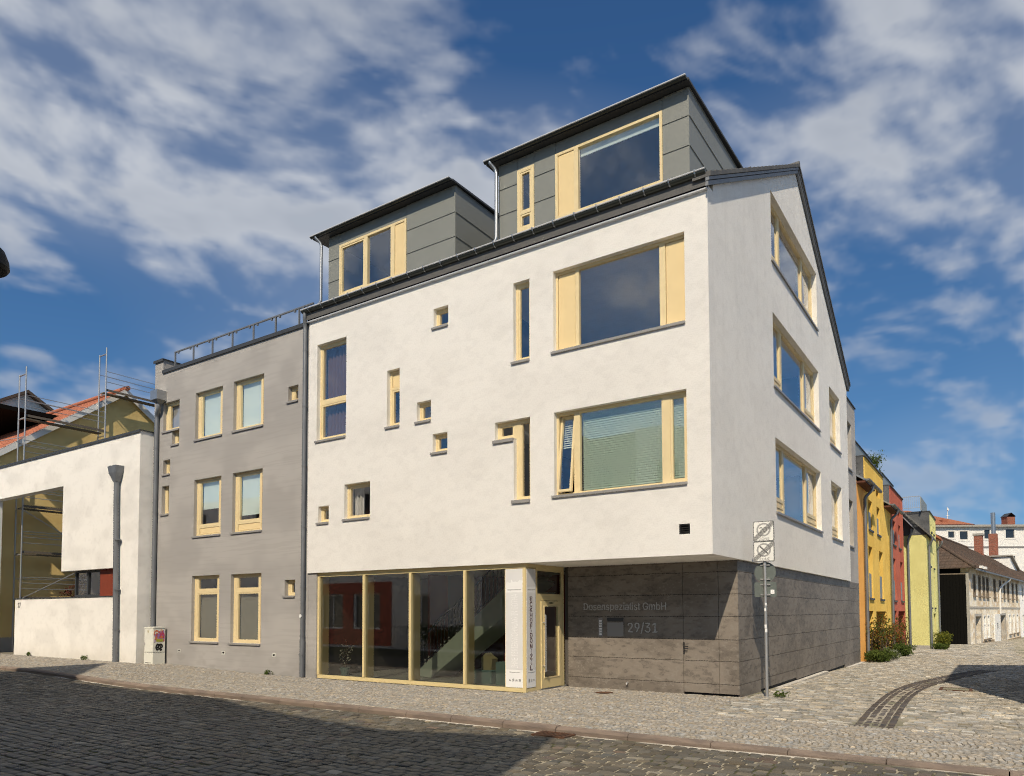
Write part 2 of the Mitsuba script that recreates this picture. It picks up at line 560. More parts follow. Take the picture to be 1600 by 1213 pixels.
def window(holder, pl, a0, a1, z0, z1, cells, rev=0.12, sill=True, frame='cream', glass='glass', fw=0.06, sillw=0.05, name='window'):
    """holder__window (outer frame and mullions) with children pane, sash, panel, blind, sill.
    cells: (a0, a1, z0, z1, kind[, option]) inside the opening."""
    key = num(f'{holder}__{name}')
    used[key] = 1
    f = M()
    ring(f, pl, a0 + 0.001, a1 - 0.001, z0 + 0.001, z1 - 0.001, fw, rev, rev + 0.09)
    # mullions: what the cells leave free
    inner = sbox(a0 + fw, z0 + fw, a1 - fw, z1 - fw)
    free = inner.difference(ops.unary_union([sbox(c[0], c[2], c[1], c[3]) for c in cells]))
    for g in getattr(free, 'geoms', [free]):
        if g.area > 1e-4:
            for (b0, c0, b1, c1) in decompose(g):
                pbox(f, pl, b0, b1, rev + 0.003, rev + 0.085, c0, c1)
    put(key, f, frame, exact=True)
    for c in cells:
        b0, b1, c0, c1, kind = c[:5]
        if kind in ('glass', 'blind', 'curtain'):
            sw = 0.045
            s = M()
            ring(s, pl, b0 + 0.002, b1 - 0.002, c0 + 0.002, c1 - 0.002, sw, rev + 0.012, rev + 0.075)
            put(f'{key}__sash', s, frame)
            put(f'{key}__pane', pquad(pl, b0 + sw, b1 - sw, rev + 0.045, c0 + sw, c1 - sw), glass)
        if kind == 'fixed' or kind == 'fixedblind':
            put(f'{key}__pane', pquad(pl, b0, b1, rev + 0.05, c0, c1), glass)
        if kind == 'panel':
            s = M()
            pbox(s, pl, b0 + 0.012, b1 - 0.012, rev + 0.018, rev + 0.06, c0 + 0.012, c1 - 0.012)
            put(f'{key}__shutter_panel', s, 'shutter')
        if kind in ('blind', 'fixedblind'):
            zb, bm, pitch = c[5]
            s = M()
            z = c1 - 0.02
            while z > zb and c[5][2] > 0:
                if pl[0] == 'f':
                    y = pl[1] + rev + 0.115
                    s.add([(b0 + .02, y, z - .055), (b1 - .02, y, z - .055), (b1 - .02, y + .026, z), (b0 + .02, y + .026, z)], [[0, 1, 2, 3]])
                else:
                    x = pl[1] - rev - 0.115
                    s.add([(x, b0 + .02, z - .050), (x, b1 - .02, z - .050), (x - .014, b1 - .02, z), (x - .014, b0 + .02, z)], [[0, 1, 2, 3]])
                z -= pitch
            if pitch <= 0:      # a plain pleated blind
                pbox(s, pl, b0 + .02, b1 - .02, rev + .118, rev + .128, zb, c1 - .02)
                z = zb
            pbox(s, pl, b0 + .02, b1 - .02, rev + .11, rev + .14, z - .02, z - .001)
            put(f'{key}__blind', s, bm)
        if kind == 'curtain' or (len(c) > 6 and c[6]):
            side, wdt, bm = c[5] if kind == 'curtain' else c[6]
            s = M()
            q0, q1 = (b0, b0 + wdt) if side == 'l' else (b1 - wdt, b1)
            q = np.linspace(q0, q1, 25)
            dd = rev + 0.22 + 0.035 * np.sin((q - q0) * 46)
            for i in range(24):
                if pl[0] == 'f':
                    s.quad((q[i], pl[1] + dd[i], c0), (q[i + 1], pl[1] + dd[i + 1], c0), (q[i + 1], pl[1] + dd[i + 1], c1), (q[i], pl[1] + dd[i], c1))
                else:
                    s.quad((pl[1] - dd[i], q[i], c0), (pl[1] - dd[i + 1], q[i + 1], c0), (pl[1] - dd[i + 1], q[i + 1], c1), (pl[1] - dd[i], q[i], c1))
            put(f'{key}__curtain', s, bm)
    if sill:
        s = M()
        pbox(s, pl, a0 - sillw, a1 + (sillw if sillw < .04 else 0.0), -0.045, rev - 0.002, z0 - 0.035, z0 - 0.001)
        pbox(s, pl, a0 - sillw, a1 + (sillw if sillw < .04 else 0.0), -0.045, -0.030, z0 - 0.055, z0 - 0.035)
        put(f'{key}__sill', s, 'sill_metal')
    return key


def decompose(g):
    """A rectilinear polygon as rectangles."""
    xs = sorted({round(x, 6) for x, y in g.exterior.coords} | {round(x, 6) for i in g.interiors for x, y in i.coords})
    zs = sorted({round(y, 6) for x, y in g.exterior.coords} | {round(y, 6) for i in g.interiors for x, y in i.coords})
    out = []
    for i in range(len(xs) - 1):
        run = None
        for j in range(len(zs) - 1):
            inside = g.contains(sbox(xs[i], zs[j], xs[i + 1], zs[j + 1]).centroid)
            if inside and run is None:
                run = zs[j]
            if not inside and run is not None:
                out.append((xs[i], run, xs[i + 1], zs[j]))
                run = None
        if run is not None:
            out.append((xs[i], run, xs[i + 1], zs[-1]))
    return out


def ss(a, b, x):
    t = np.clip((np.asarray(x, float) - a) / (b - a), 0, 1)
    return t * t * (3 - 2 * t)


def terr(x, y):
    x, y = np.asarray(x, float), np.asarray(y, float)
    return 0.14 * ss(-12, -20, x) - 0.0145 * np.clip(y - 2.0, 0, 74)


KY = -3.52                      # back edge of the kerb
KF = -3.70                      # kerb face


def road_z(x, y):
    return terr(x, y) - 0.085 + 0.045 * ss(-1, 4, x) + 0.03 * np.clip((KF - np.asarray(y, float)) / 3.5, 0, 1)


def sheet(x0, x1, y0, y1, zf, off, nx, ny):
    xs, ys = np.linspace(x0, x1, nx + 1), np.linspace(y0, y1, ny + 1)
    X, Y = np.meshgrid(xs, ys, indexing='ij')
    V = np.stack([X, Y, zf(X, Y) + off], -1).reshape(-1, 3)
    i, j = np.meshgrid(np.arange(nx), np.arange(ny), indexing='ij')
    a = i * (ny + 1) + j
    return V, np.stack([a, a + ny + 1, a + ny + 2, a + 1], -1).reshape(-1, 4)


# ------------------------------------------------------------------ ground, road, pavement
g = M()
g.add(*sheet(-400, 400, -400, 600, lambda x, y: 0 * x - 1.35, 0, 4, 4))
put('ground', g, 'ground_far')
struct('ground')

# the carriageway, its bedding and setts
rd = M()
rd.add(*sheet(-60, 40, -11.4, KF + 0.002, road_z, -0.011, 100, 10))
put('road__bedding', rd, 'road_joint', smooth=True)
rg_ = M()
rg_.add(*sheet(-40, 20, KF - 0.15, KF - 0.003, road_z, -0.006, 120, 2))
put('road__gutter_mortar', rg_, 'gutter_mortar', smooth=True)
struct('road', label='old cobbled street of dark setts along the kerb, half in shadow')
pv = M()
pv.add(*sheet(-60, 0.0, KY - 0.01, 2.6, terr, -0.016, 100, 6))
pv.add(*sheet(0.0, 40, KY - 0.01, -0.9, terr, -0.016, 60, 4))
put('pavement__bedding', pv, 'joint_dirt', smooth=True)
struct('pavement', label='pavement of small stones laid in arcs before the buildings')
pz = M()
pz.add(*sheet(-0.4, 40, -0.9, 120, terr, -0.020, 60, 120))
put('side_street__bedding', pz, 'joint_sand', smooth=True)
struct('side_street', label='side street paved with worn pale cobbles beside the stone-clad ground floor')
op = M()
op.add(*sheet(-60, 40, -40, -11.4, lambda x, y: 0 * x + 0.03, 0, 4, 4))
op.box(-60, 40, -11.45, -11.402, -0.2, 0.028)
put('far_pavement', op, 'concrete')
struct('far_pavement', label='pavement on the camera side of the street')

STONES = []


def stone_rings(poly, z, h, ins1, ins2, corner):
    """One stone: outline poly (k x 2, ccw) -> skirt, worn shoulder, crowned top."""
    k = len(poly)
    c = poly.mean(0)
    d = poly - c
    ln = np.linalg.norm(d, axis=1, keepdims=True)
    p1, p2 = c + d * (1 - ins1 / ln), c + d * (1 - ins2 / ln)
    return c, p1, p2


def stone_mesh(m, cx, cy, w, l, rot, zc, crown, tilt, col, near):
    """w along local x, l along local y; near: eight-cornered with a worn shoulder."""
    if near:
        q = 0.13 * min(w, l)
        hw, hl = w / 2, l / 2
        P = np.array([(-hw + q, -hl), (hw - q, -hl), (hw, -hl + q), (hw, hl - q), (hw - q, hl), (-hw + q, hl), (-hw, hl - q), (-hw, -hl + q)])
        P = P + rng.normal(0, 0.035 * min(w, l), P.shape)
    else:
        P = np.array([(-w / 2, -l / 2), (w / 2, -l / 2), (w / 2, l / 2), (-w / 2, l / 2)])
        P = P + rng.normal(0, 0.05 * min(w, l), P.shape)
    k = len(P)
    ca, sa = math.cos(rot), math.sin(rot)
    R = np.array([[ca, -sa], [sa, ca]])
    out = []
    for s, dz in ((1.0, -crown - 0.022), (0.97, -crown), (0.80, -0.25 * crown), ) if near else ((1.0, -crown - 0.016), (0.86, 0.0)):
        xy = (P * s) @ R.T + (cx, cy)
        zz = zc + dz + (P * s) @ tilt
        out.append(np.column_stack([xy, zz]))
    v = np.vstack(out + ([np.array([[cx, cy, zc]])] if near else []))
    f = []
    n = len(out)
    for r in range(n - 1):
        for j in range(k):
            jj = (j + 1) % k
            f += [[r * k + j, r * k + jj, (r + 1) * k + jj], [r * k + j, (r + 1) * k + jj, (r + 1) * k + j]]
    if near:
        f += [[(n - 1) * k + j, (n - 1) * k + (j + 1) % k, n * k] for j in range(k)]
    else:
        f += [[k, k + 1, k + 2], [k, k + 2, k + 3]]
    m.append((v, np.array(f), np.broadcast_to(col, v.shape)))


def lay(key, piece, stones, bsdf, keep=300, near_r=14.0):
    """stones: (x, y, w, l, rot, z, colour). The keep nearest in view become parts, the rest one part of kind stuff."""
    st = np.array([s[:2] for s in stones])
    d = st - CAM[:2]
    dist = np.linalg.norm(d, axis=1)
    fw = d @ FW[:2]
    sx = (d @ RT[:2]) / np.maximum(fw, 0.1)
    sy = 1.85 / np.maximum(fw, 0.1)
    vis = (fw > 1) & (np.abs(sx) < 0.715) & (sy < 0.272 + 0.0)
    score = np.where(vis, dist, 1e6 + dist)
    order = np.argsort(score)
    big, one = [], []
    for r, i in enumerate(order):
        x, y, w, l, rot, z, col = stones[i]
        near = dist[i] < near_r
        tl = rng.normal(0, 0.03, 2)
        target = one if (r < keep and vis[i]) else big
        stone_mesh(target, x, y, w, l, rot, z + rng.normal(0, 0.0028), 0.010 if near else 0.006, tl, col, near)
    for v, f, c in one:
        k = num(f'{key}__{piece}')
        scene[k] = mikit.ply((v, f), bsdf, smooth=True if len(v) > 20 else False, color=c)
    if big:
        n, V, F, Cc = 0, [], [], []
        for v, f, c in big:
            V.append(v)
            F.append(f + n)
            Cc.append(c)
            n += len(v)
        k = num(f'{key}__small_{piece}')
        scene[k] = mikit.ply((np.vstack(V), np.vstack(F)), bsdf, smooth=False, color=np.vstack(Cc))
        labels[k] = {'kind': 'stuff'}


def tone(base, var=0.18, warm=0.05):
    b = np.array(base) * math.exp(rng.normal(0, var))
    return np.clip(b * (1 + rng.normal(0, warm) * np.array([1, 0.2, -1])), 0.01, 0.9)


# road setts in wavering rows that run across the street
stones = []
y = KF - 0.09
gut_row = True
rows = 0
while y > -11.2:
    depth = 0.125 if rows == 0 else 0.150 + rng.normal(0, 0.008)
    x = -34.0 + rng.uniform(0, 0.2)
    while x < 9.0:
        w = (0.17 if rows == 0 else 0.185) * (1 + rng.normal(0, 0.16))
        w = float(np.clip(w, 0.11, 0.27))
        xc = x + w / 2
        yc = y - depth / 2 + (0 if rows == 0 else 0.05 * math.sin(xc * 0.55 + rows * 0.06) + rng.normal(0, 0.006))
        # skip what cannot be seen: well below the frame
        dd = np.array([xc, yc]) - CAM[:2]
        fw = dd @ FW[:2]
        if fw > 3.2 and abs(dd @ RT[:2]) < 0.80 * fw + 0.6:
            b = [0.094, 0.084, 0.065] if rng.random() > 0.12 else [0.135, 0.12, 0.092]
            if rng.random() < 0.05:
                b = [0.105, 0.082, 0.066]
            stones.append((xc, yc, w - 0.018, depth - 0.017, rng.normal(0, 0.03), float(road_z(xc, yc)) + 0.004, tone(b, 0.22)))
        x += w
    y -= depth
    rows += 1
lay('road', 'sett', stones, 'road_sett', 300, 15.0)

# pavement: small stones in stacked arcs, bands a metre wide
stones = []
bandw = 0.98
ytop = 2.2
nb = int(math.ceil((ytop - KY) / bandw)) + 1
for b in range(nb):
    yb = KY + (b + 0.5) * bandw
    step = 0.078
    nk = 13
    for i in range(int((9.0 + 33.0) / step)):
        x0 = -33.0 + i * step
        for k in range(nk):
            t = (k + 0.5) / nk - 0.5
            yc = yb + t * bandw + rng.normal(0, 0.004)
            xc = x0 + 0.26 * (1 - 4 * t * t) + rng.normal(0, 0.004)
            if yc < KY + 0.03 or (xc > 0.05 and yc > -0.98) or yc > 2.0:
                continue
            if xc < -0.02 and yc > 1.80:
                continue
            if xc < -4.35 and yc > 0.03:
                continue
            if xc < -19.3 and yc > -0.5:
                continue
            slope = math.atan(0.26 * 8 * t / bandw)
            a = 0.5 + 0.5 * math.sin(xc * 0.4) * math.cos(yc * 1.3)
            stones.append((xc, yc, step - 0.016, bandw / nk - 0.009, slope * 0.9, float(terr(xc, yc)), tone([0.285, 0.262, 0.222] if rng.random() > .15 else [0.36, 0.335, 0.29], 0.11)))
lay('pavement', 'cobble', stones, 'paving_stone', 300, 9.0)

# the dark gutter strip in the side street
strip = np.array([(2.80, -1.00), (2.72, 0.8), (2.66, 2.6), (2.62, 4.4), (2.64, 6.0), (2.74, 7.6), (2.94, 9.2), (3.22, 11.0), (3.62, 13.2), (4.15, 15.6)])
tpar = np.linspace(0, 1, len(strip))
tt = np.linspace(0, 1, 400)
sx_, sy_ = np.interp(tt, tpar, strip[:, 0]), np.interp(tt, tpar, strip[:, 1])
kk = np.ones(25) / 25
sx_ = np.convolve(np.pad(sx_, 12, 'edge'), kk, 'valid')
seg = np.hypot(np.diff(sx_), np.diff(sy_))
arc = np.concatenate([[0], np.cumsum(seg)])
SW = 0.29


def strip_x(yv):
    return np.interp(yv, sy_, sx_)


stones = []
nrow = 5
for r in range(nrow):
    off = (r - (nrow - 1) / 2) * (2 * SW / nrow)
    s = rng.uniform(0, 0.1)
    while s < arc[-1] - 0.1:
        l = float(np.clip(0.16 * (1 + rng.normal(0, 0.15)), 0.1, 0.24))
        sc = s + l / 2
        xc, yc = np.interp(sc, arc, sx_), np.interp(sc, arc, sy_)
        x2, y2 = np.interp(sc + 0.05, arc, sx_), np.interp(sc + 0.05, arc, sy_)
        tx, ty = (x2 - xc), (y2 - yc)
        q = math.hypot(tx, ty)
        nx, ny = ty / q, -tx / q
        stones.append((xc + nx * off, yc + ny * off, 2 * SW / nrow - 0.014, l - 0.014, math.atan2(-tx, ty), float(terr(xc, yc)) - 0.006 - 0.012 * (1 - abs(off) / SW), tone([0.075, 0.064, 0.056], 0.16)))
        s += l
lay('side_street', 'gutter_sett', stones, 'paving_stone', 300, 20.0)

# worn cobbles of the side street
stones = []
y = -0.98
row = 0
while y < 62:
    depth = (0.115 if y < 26 else 0.30) * (1 + rng.normal(0, 0.10))
    x = 0.02 + rng.uniform(0, 0.12)
    xmax = 6.2 if y < 26 else 5.0
    while x < xmax:
        w = (0.165 if y < 26 else 0.36) * (1 + rng.normal(0, 0.25))
        w = float(np.clip(w, 0.08, 0.5))
        xc, yc = x + w / 2, y + depth / 2 + rng.normal(0, 0.008) + 0.03 * math.sin(x * 1.3 + row)
        x += w
        on_strip = (sy_[0] - 0.05 < yc < sy_[-1]) and abs(xc - strip_x(yc)) < SW + w / 2 - 0.02
        if on_strip or (3.22 < xc < 3.95 and 6.25 < yc < 6.95):
            continue
        b = [0.275, 0.255, 0.215] if rng.random() > 0.22 else [0.38, 0.355, 0.30]
        if rng.random() < 0.12:
            b = [0.20, 0.19, 0.155]
        if row == 0:
            b = [0.40, 0.37, 0.31]
        stones.append((xc, yc, w - 0.016, depth - 0.014, rng.normal(0, 0.05), float(terr(xc, yc)), tone(b, 0.18)))
    y += depth
    row += 1
lay('side_street', 'cobble', stones, 'paving_stone', 300, 13.0)

# kerb stones
struct('kerb', label='low reddish kerb of long stones between the road and the pavement')
x = -40.0
i = 0
while x < 12:
    l = rng.uniform(0.95, 1.25)
    m = M()
    xa, xb = x + 0.006, x + l - 0.006
    z0, z1 = float(terr(xa, KY)), float(terr(xb, KY))
    e = rng.normal(0, 0.003)
    dz = 0.012 if x + l < -1.05 else 0.004
    prof = [(KF, -0.25), (KF - 0.006, dz - 0.035), (KF + 0.03, dz), (KY - 0.012, dz + 0.002), (KY, dz - 0.008), (KY, -0.25)]
    va = np.array([(xa, py + e, z0 + pz_) for py, pz_ in prof])
    vb = np.array([(xb, py + e, z1 + pz_) for py, pz_ in prof])
    k = len(prof)
    m.add(np.vstack([va, vb]), [[j, (j + 1) % k, k + (j + 1) % k, k + j] for j in range(k)])
    m.add(va, [[0, 5, 4], [0, 4, 3], [0, 3, 2], [0, 2, 1]])
    m.add(vb, [[0, 4, 5], [0, 3, 4], [0, 2, 3], [0, 1, 2]])
    put('kerb__kerb_stone', m, 'kerb_stone')
    x += l

# iron covers
k = thing('road_drain', 'rusty oval iron drain grate in the road against the kerb', 'drain')
m = M()
cxg, cyg = -1.22, -3.90
for j in range(9):
    xx = cxg - 0.24 + j * 0.06
    m = M().box(xx - 0.014, xx + 0.014, cyg - 0.15, cyg + 0.15, -0.11, float(road_z(cxg, cyg)) + 0.016)
    put(k + '__grate_bar', m, 'rusty_iron')
m = M()
zt_ = float(road_z(cxg, cyg)) + 0.02
m.box(cxg - .29, cxg - .25, cyg - .18, cyg + .18, -.12, zt_)
m.box(cxg + .25, cxg + .29, cyg - .18, cyg + .18, -.12, zt_)
m.box(cxg - .25, cxg + .25, cyg - .18, cyg - .15, -.12, zt_)
m.box(cxg - .25, cxg + .25, cyg + .15, cyg + .18, -.12, zt_)
put(k + '__rim', m, 'rusty_iron')


def cover(x, y, r, square, label):
    k = thing('manhole_cover', label, 'manhole cover')
    z = float(terr(x, y)) + 0.010
    m = M()
    if square:
        for (a, b, c, d) in ((-r, r, -r, -r * .82), (-r, r, r * .82, r), (-r, -r * .82, -r * .82, r * .82), (r * .82, r, -r * .82, r * .82)):
            m.box(x + a, x + b, y + c, y + d, z - .1, z + 0.006)
        put(k + '__rim', m, 'rusty_iron')
        m = M().box(x - r * .8, x + r * .8, y - r * .8, y + r * .8, z - .1, z)
        put(k + '__lid', m, 'joint_sand')
    else:
        a = np.linspace(0, 2 * np.pi, 33)[:-1]
        ro = np.stack([x + r * np.cos(a), y + r * np.sin(a)], 1)
        m.add(np.vstack([np.column_stack([ro, a * 0 + z]), np.column_stack([ro, a * 0 + z - .05]), [[x, y, z]]]),
              [[i, (i + 1) % 32, 64] for i in range(32)] + [[32 + i, 32 + (i + 1) % 32, (i + 1) % 32] for i in range(32)])
        put(k + '__lid', m, 'rusty_iron')


cover(-2.83, 1.02, 0.20, False, 'round rusty manhole cover in the pavement before the stone panels')
cover(3.58, 6.60, 0.33, True, 'square framed manhole cover beside the dark gutter strip')
# ------------------------------------------------------------------ the white corner building
W = thing('white_building', 'white rendered corner building with cream windows, two grey dormers and a glazed ground floor', 'building')
ZB, ZE = 2.888, 10.06
FP, RP = ('f', 0.0), ('r', 0.0)
XL = -11.48


def zg(y):
    return ZE + 0.545 * min(y, 15.46 - y)


fwin = dict(
    W1=(-11.14, -9.98, 6.56, 9.27), W2=(-8.47, -8.03, 6.56, 8.03), W3=(-7.45, -6.99, 6.54, 7.03), W4=(-6.93, -6.47, 5.70, 6.16),
    W5=(-6.91, -6.45, 8.81, 9.28), W6=(-11.05, -10.62, 4.27, 4.72), W7=(-10.02, -9.06, 4.29, 5.23), W8=(-4.54, -4.10, 7.48, 9.31),
    W9=(-3.48, -0.475, 7.50, 9.30), W10=(-3.48, -0.475, 4.32, 6.15))
wall = sbox(XL, ZB, 0.0, ZE + 0.05)
for a0, a1, z0, z1 in fwin.values():
    wall = wall.difference(sbox(a0, z0, a1, z1))
ell = sbox(-4.54, 4.31, -4.10, 6.16).union(sbox(-5.06, 5.74, -4.10, 6.16))
wall = wall.difference(ell).difference(sbox(-0.66, 3.30, -0.44, 3.50))
put(W + '__front_wall', front_wall(wall, 0.0, 0.35), 'plaster_white')
rwin = dict(R1=(4.85, 10.36, 10.59, 12.39), R2=(4.85, 10.36, 7.40, 9.26), R3=(4.87, 10.39, 4.25, 6.11), R4=(12.05, 13.95, 7.35, 9.27), R5=(12.05, 13.97, 4.23, 6.11))
gab = Polygon([(0.35, ZB), (15.46, ZB), (15.46, ZE), (7.73, zg(7.73) + .02), (0.35, zg(0.35))])
for a0, a1, z0, z1 in rwin.values():
    gab = gab.difference(sbox(a0, z0, a1, z1))
put(W + '__gable_wall', side_wall(gab, 0.0, 0.35), 'plaster_white')
m = M()
m.box(XL, -0.37, 15.10, 15.44, ZB, ZE)
m.box(XL + 0.002, XL + 0.25, 0.36, 15.08, 0.0, ZE)
put(W + '__rear_wall', m, 'plaster_grey')
m = M()
m.box(XL + 0.002, -11.14, 0.05, 0.34, -0.1, ZB - 0.003)
put(W + '__pier', m, 'plaster_grey')
m = M()
m.box(XL + .25, -0.36, 0.36, 15.09, ZB + 0.004, 3.20)
m.box(XL + .25, -0.36, 0.36, 15.09, 6.20, 6.36)
m.box(XL + .25, -0.36, 0.36, 15.09, 9.46, 9.62)
put(W + '__floor_slab', m, 'plaster_white')
m = M()
for zz in ((3.2, 6.2), (6.36, 9.46), (9.62, 13.0)):
    for x in (-8.85, -5.75):
        m.box(x - .08, x + .08, 0.40 if zz[0] < 9 else 3.6, 5.0, *zz)
    m.box(XL + .26, -0.4 if zz[0] > 9 else -3.9, 4.6 if zz[0] > 9 else 4.72, 4.8, *zz)
    m.box(-4.9, -4.74, 4.81, 15.0, *zz)
    m.box(-4.7, -0.4, 11.1, 11.25, zz[0], min(zz[1], 12.2))
put(W + '__partition_wall', m, 'interior_dark')

window(W, FP, *fwin['W1'], [(-11.08, -10.04, 7.68, 9.21, 'curtain', ('l', .80, 'curtain_rose')), (-11.08, -10.04, 6.62, 7.58, 'curtain', ('l', .80, 'curtain_rose'))], fw=0.06)
window(W, FP, *fwin['W2'], [(-8.40, -8.09, 7.60, 7.97, 'panel'), (-8.40, -8.09, 6.62, 7.53, 'glass')], fw=0.065)
for q in ('W3', 'W4', 'W5'):
    a0, a1, z0, z1 = fwin[q]
    window(W, FP, a0, a1, z0, z1, [(a0 + .05, a1 - .05, z0 + .05, z1 - .05, 'glass')], fw=0.05)
a0, a1, z0, z1 = fwin['W6']
window(W, FP, a0, a1, z0, z1, [(a0 + .05, a1 - .05, z0 + .05, z1 - .05, 'glass')], fw=0.05)
a0, a1, z0, z1 = fwin['W7']
window(W, FP, a0, a1, z0, z1, [(a0 + .06, a1 - .05, z0 + .05, z1 - .06, 'curtain', ('l', .34, 'curtain_pale'))], fw=0.05)
a0, a1, z0, z1 = fwin['W8']
window(W, FP, a0, a1, z0, z1, [(a0 + .06, a1 - .05, z0 + .06, z1 - .06, 'glass')], fw=0.06)
window(W, FP, *fwin['W9'], [(-3.43, -2.99, 7.55, 9.24, 'panel'), (-2.905, -1.05, 7.54, 9.24, 'fixed'), (-0.92, -0.52, 7.55, 9.24, 'panel')], fw=0.05)
w10 = window(W, FP, *fwin['W10'], [(-3.43, -3.05, 4.37, 6.09, 'open'), (-2.905, -1.04, 4.38, 6.09, 'fixedblind', (4.42, 'blind_mint', 0.050)), (-0.86, -0.53, 4.38, 6.09, 'blind', (4.45, 'blind_mint', 0.050))], fw=0.05)
# the left casement of that window is tilted inwards at the top
s = M()
ring(s, FP, -3.42, -3.06, 4.375, 6.085, 0.05, 0.0, 0.06)
vv, ff = s.mesh()
p0 = np.array([0, 0.15, 4.38])
ca, sa = math.cos(-0.13), math.sin(-0.13)


def tilt(v):
    d = v - p0
    return np.stack([v[:, 0], p0[1] + ca * d[:, 1] - sa * d[:, 2], p0[2] + sa * d[:, 1] + ca * d[:, 2]], 1)


put(w10 + '__tilted_sash', (tilt(vv), ff), 'cream', label='casement tilted open at the top')
put(w10 + '__pane', (tilt(np.array([(-3.37, .03, 4.425), (-3.11, .03, 4.425), (-3.11, .03, 6.035), (-3.37, .03, 6.035)])), np.array([[0, 1, 2, 3]])), 'glass')
s = M()
for j in range(13):
    z = 6.00 - j * 0.05
    s.quad((-3.36, .07, z - .03), (-3.12, .07, z - .03), (-3.12, .09, z), (-3.36, .09, z))
vv, ff = s.mesh()
put(w10 + '__blind', (tilt(vv), ff), 'blind_pale')
# L-shaped window
k = num(W + '__window')
f = M()
pbox(f, FP, -4.539, -4.42, .12, .21, 4.311, 6.159)
pbox(f, FP, -4.159, -4.101, .12, .21, 4.311, 6.159)
pbox(f, FP, -4.42, -4.159, .12, .21, 4.311, 4.37)
pbox(f, FP, -4.42, -4.159, .12, .21, 6.10, 6.159)
ring(f, FP, -5.059, -4.541, 5.741, 6.159, 0.07, .12, .21)
put(k, f, 'cream', exact=True, label='window in the shape of an upside-down L')
s = M()
ring(s, FP, -4.42, -4.16, 4.37, 6.10, 0.035, .13, .20)
ring(s, FP, -4.989, -4.611, 5.811, 6.089, 0.04, .13, .20)
put(k + '__sash', s, 'cream')
put(k + '__pane', pquad(FP, -4.385, -4.195, .165, 4.405, 6.065), 'glass')
put(k + '__pane', pquad(FP, -4.949, -4.651, .165, 5.851, 6.049), 'glass')
s = M()
pbox(s, FP, -4.59, -4.10, -.045, .118, 4.275, 4.309)
pbox(s, FP, -4.59, -4.10, -.045, -.030, 4.235, 4.275)
put(k + '__sill', s, 'sill_metal')
s = M()
pbox(s, FP, -5.11, -4.54, -.045, .118, 5.705, 5.739)
pbox(s, FP, -5.11, -4.54, -.045, -.030, 5.665, 5.705)
put(k + '__sill', s, 'sill_metal')
# square vent
k = num(W + '__vent')
m = M()
m.box(-.655, -.445, .06, .09, 3.305, 3.495)
put(k, m, 'dark', exact=True)
m = M()
ring(m, FP, -.658, -.442, 3.302, 3.498, .022, .005, .055)
for j in range(4):
    z = 3.335 + j * .042
    m.add([(-.636, .012, z), (-.464, .012, z), (-.464, .05, z + .034), (-.636, .05, z + .034)], [[0, 1, 2, 3]])
put(k + '__louvre', m, 'black_iron')

for q in ('R1', 'R2', 'R3'):
    a0, a1, z0, z1 = rwin[q]
    window(W, RP, a0, a1, z0, z1, [
        (a0 + .06, a0 + 1.30, z0 + .42, z1 - .06, 'glass'), (a0 + .06, a0 + 1.30, z0 + .24, z0 + .36, 'panel'), (a0 + .06, a0 + 1.30, z0 + .06, z0 + .20, 'panel'),
        (a0 + 1.46, a1 - 1.46, z0 + .06, z1 - .06, 'fixed'),
        (a1 - 1.30, a1 - .06, z0 + .42, z1 - .06, 'curtain', ('r', .9, 'curtain_pale')), (a1 - 1.30, a1 - .06, z0 + .24, z0 + .36, 'panel'), (a1 - 1.30, a1 - .06, z0 + .06, z0 + .20, 'panel')],
        rev=0.15, fw=0.06)
for q in ('R4', 'R5'):
    a0, a1, z0, z1 = rwin[q]
    window(W, RP, a0, a1, z0, z1, [(a0 + .06, a1 - .06, z0 + .42, z1 - .06, 'curtain', ('r', 1.3, 'curtain_pale')), (a0 + .06, a1 - .06, z0 + .24, z0 + .36, 'panel'), (a0 + .06, a1 - .06, z0 + .06, z0 + .20, 'panel')], rev=0.15, fw=0.06)

# roof: slab in pieces so that the dormers stay open inside
def roof_piece(m, x0, x1, y0, y1):
    def lo(y):
        return ZE + 0.015 + 0.545 * min(y, 15.46 - y)
    ys = [y0] + ([7.73] if y0 < 7.73 < y1 else []) + [y1]
    poly = Polygon([(y, lo(y)) for y in ys] + [(y, lo(y) + .235) for y in reversed(ys)])
    t = trimesh.creation.extrude_polygon(poly, x1 - x0, engine='earcut')
    v = np.array(t.vertices)
    m.add(np.stack([x0 + v[:, 2], v[:, 0], v[:, 1]], 1), t.faces)


m = M()
roof_piece(m, -11.55, -11.06, -.10, 15.62)
roof_piece(m, -11.058, -6.482, -.10, .26)
roof_piece(m, -11.058, -6.482, 3.9, 15.62)
roof_piece(m, -6.48, -5.16, -.10, 15.62)
roof_piece(m, -5.158, -0.462, -.10, .26)
roof_piece(m, -5.158, -0.462, 3.9, 15.62)
roof_piece(m, -0.46, 0.02, -.10, 15.62)
RF = put(W + '__roof', m, 'tile_grey')
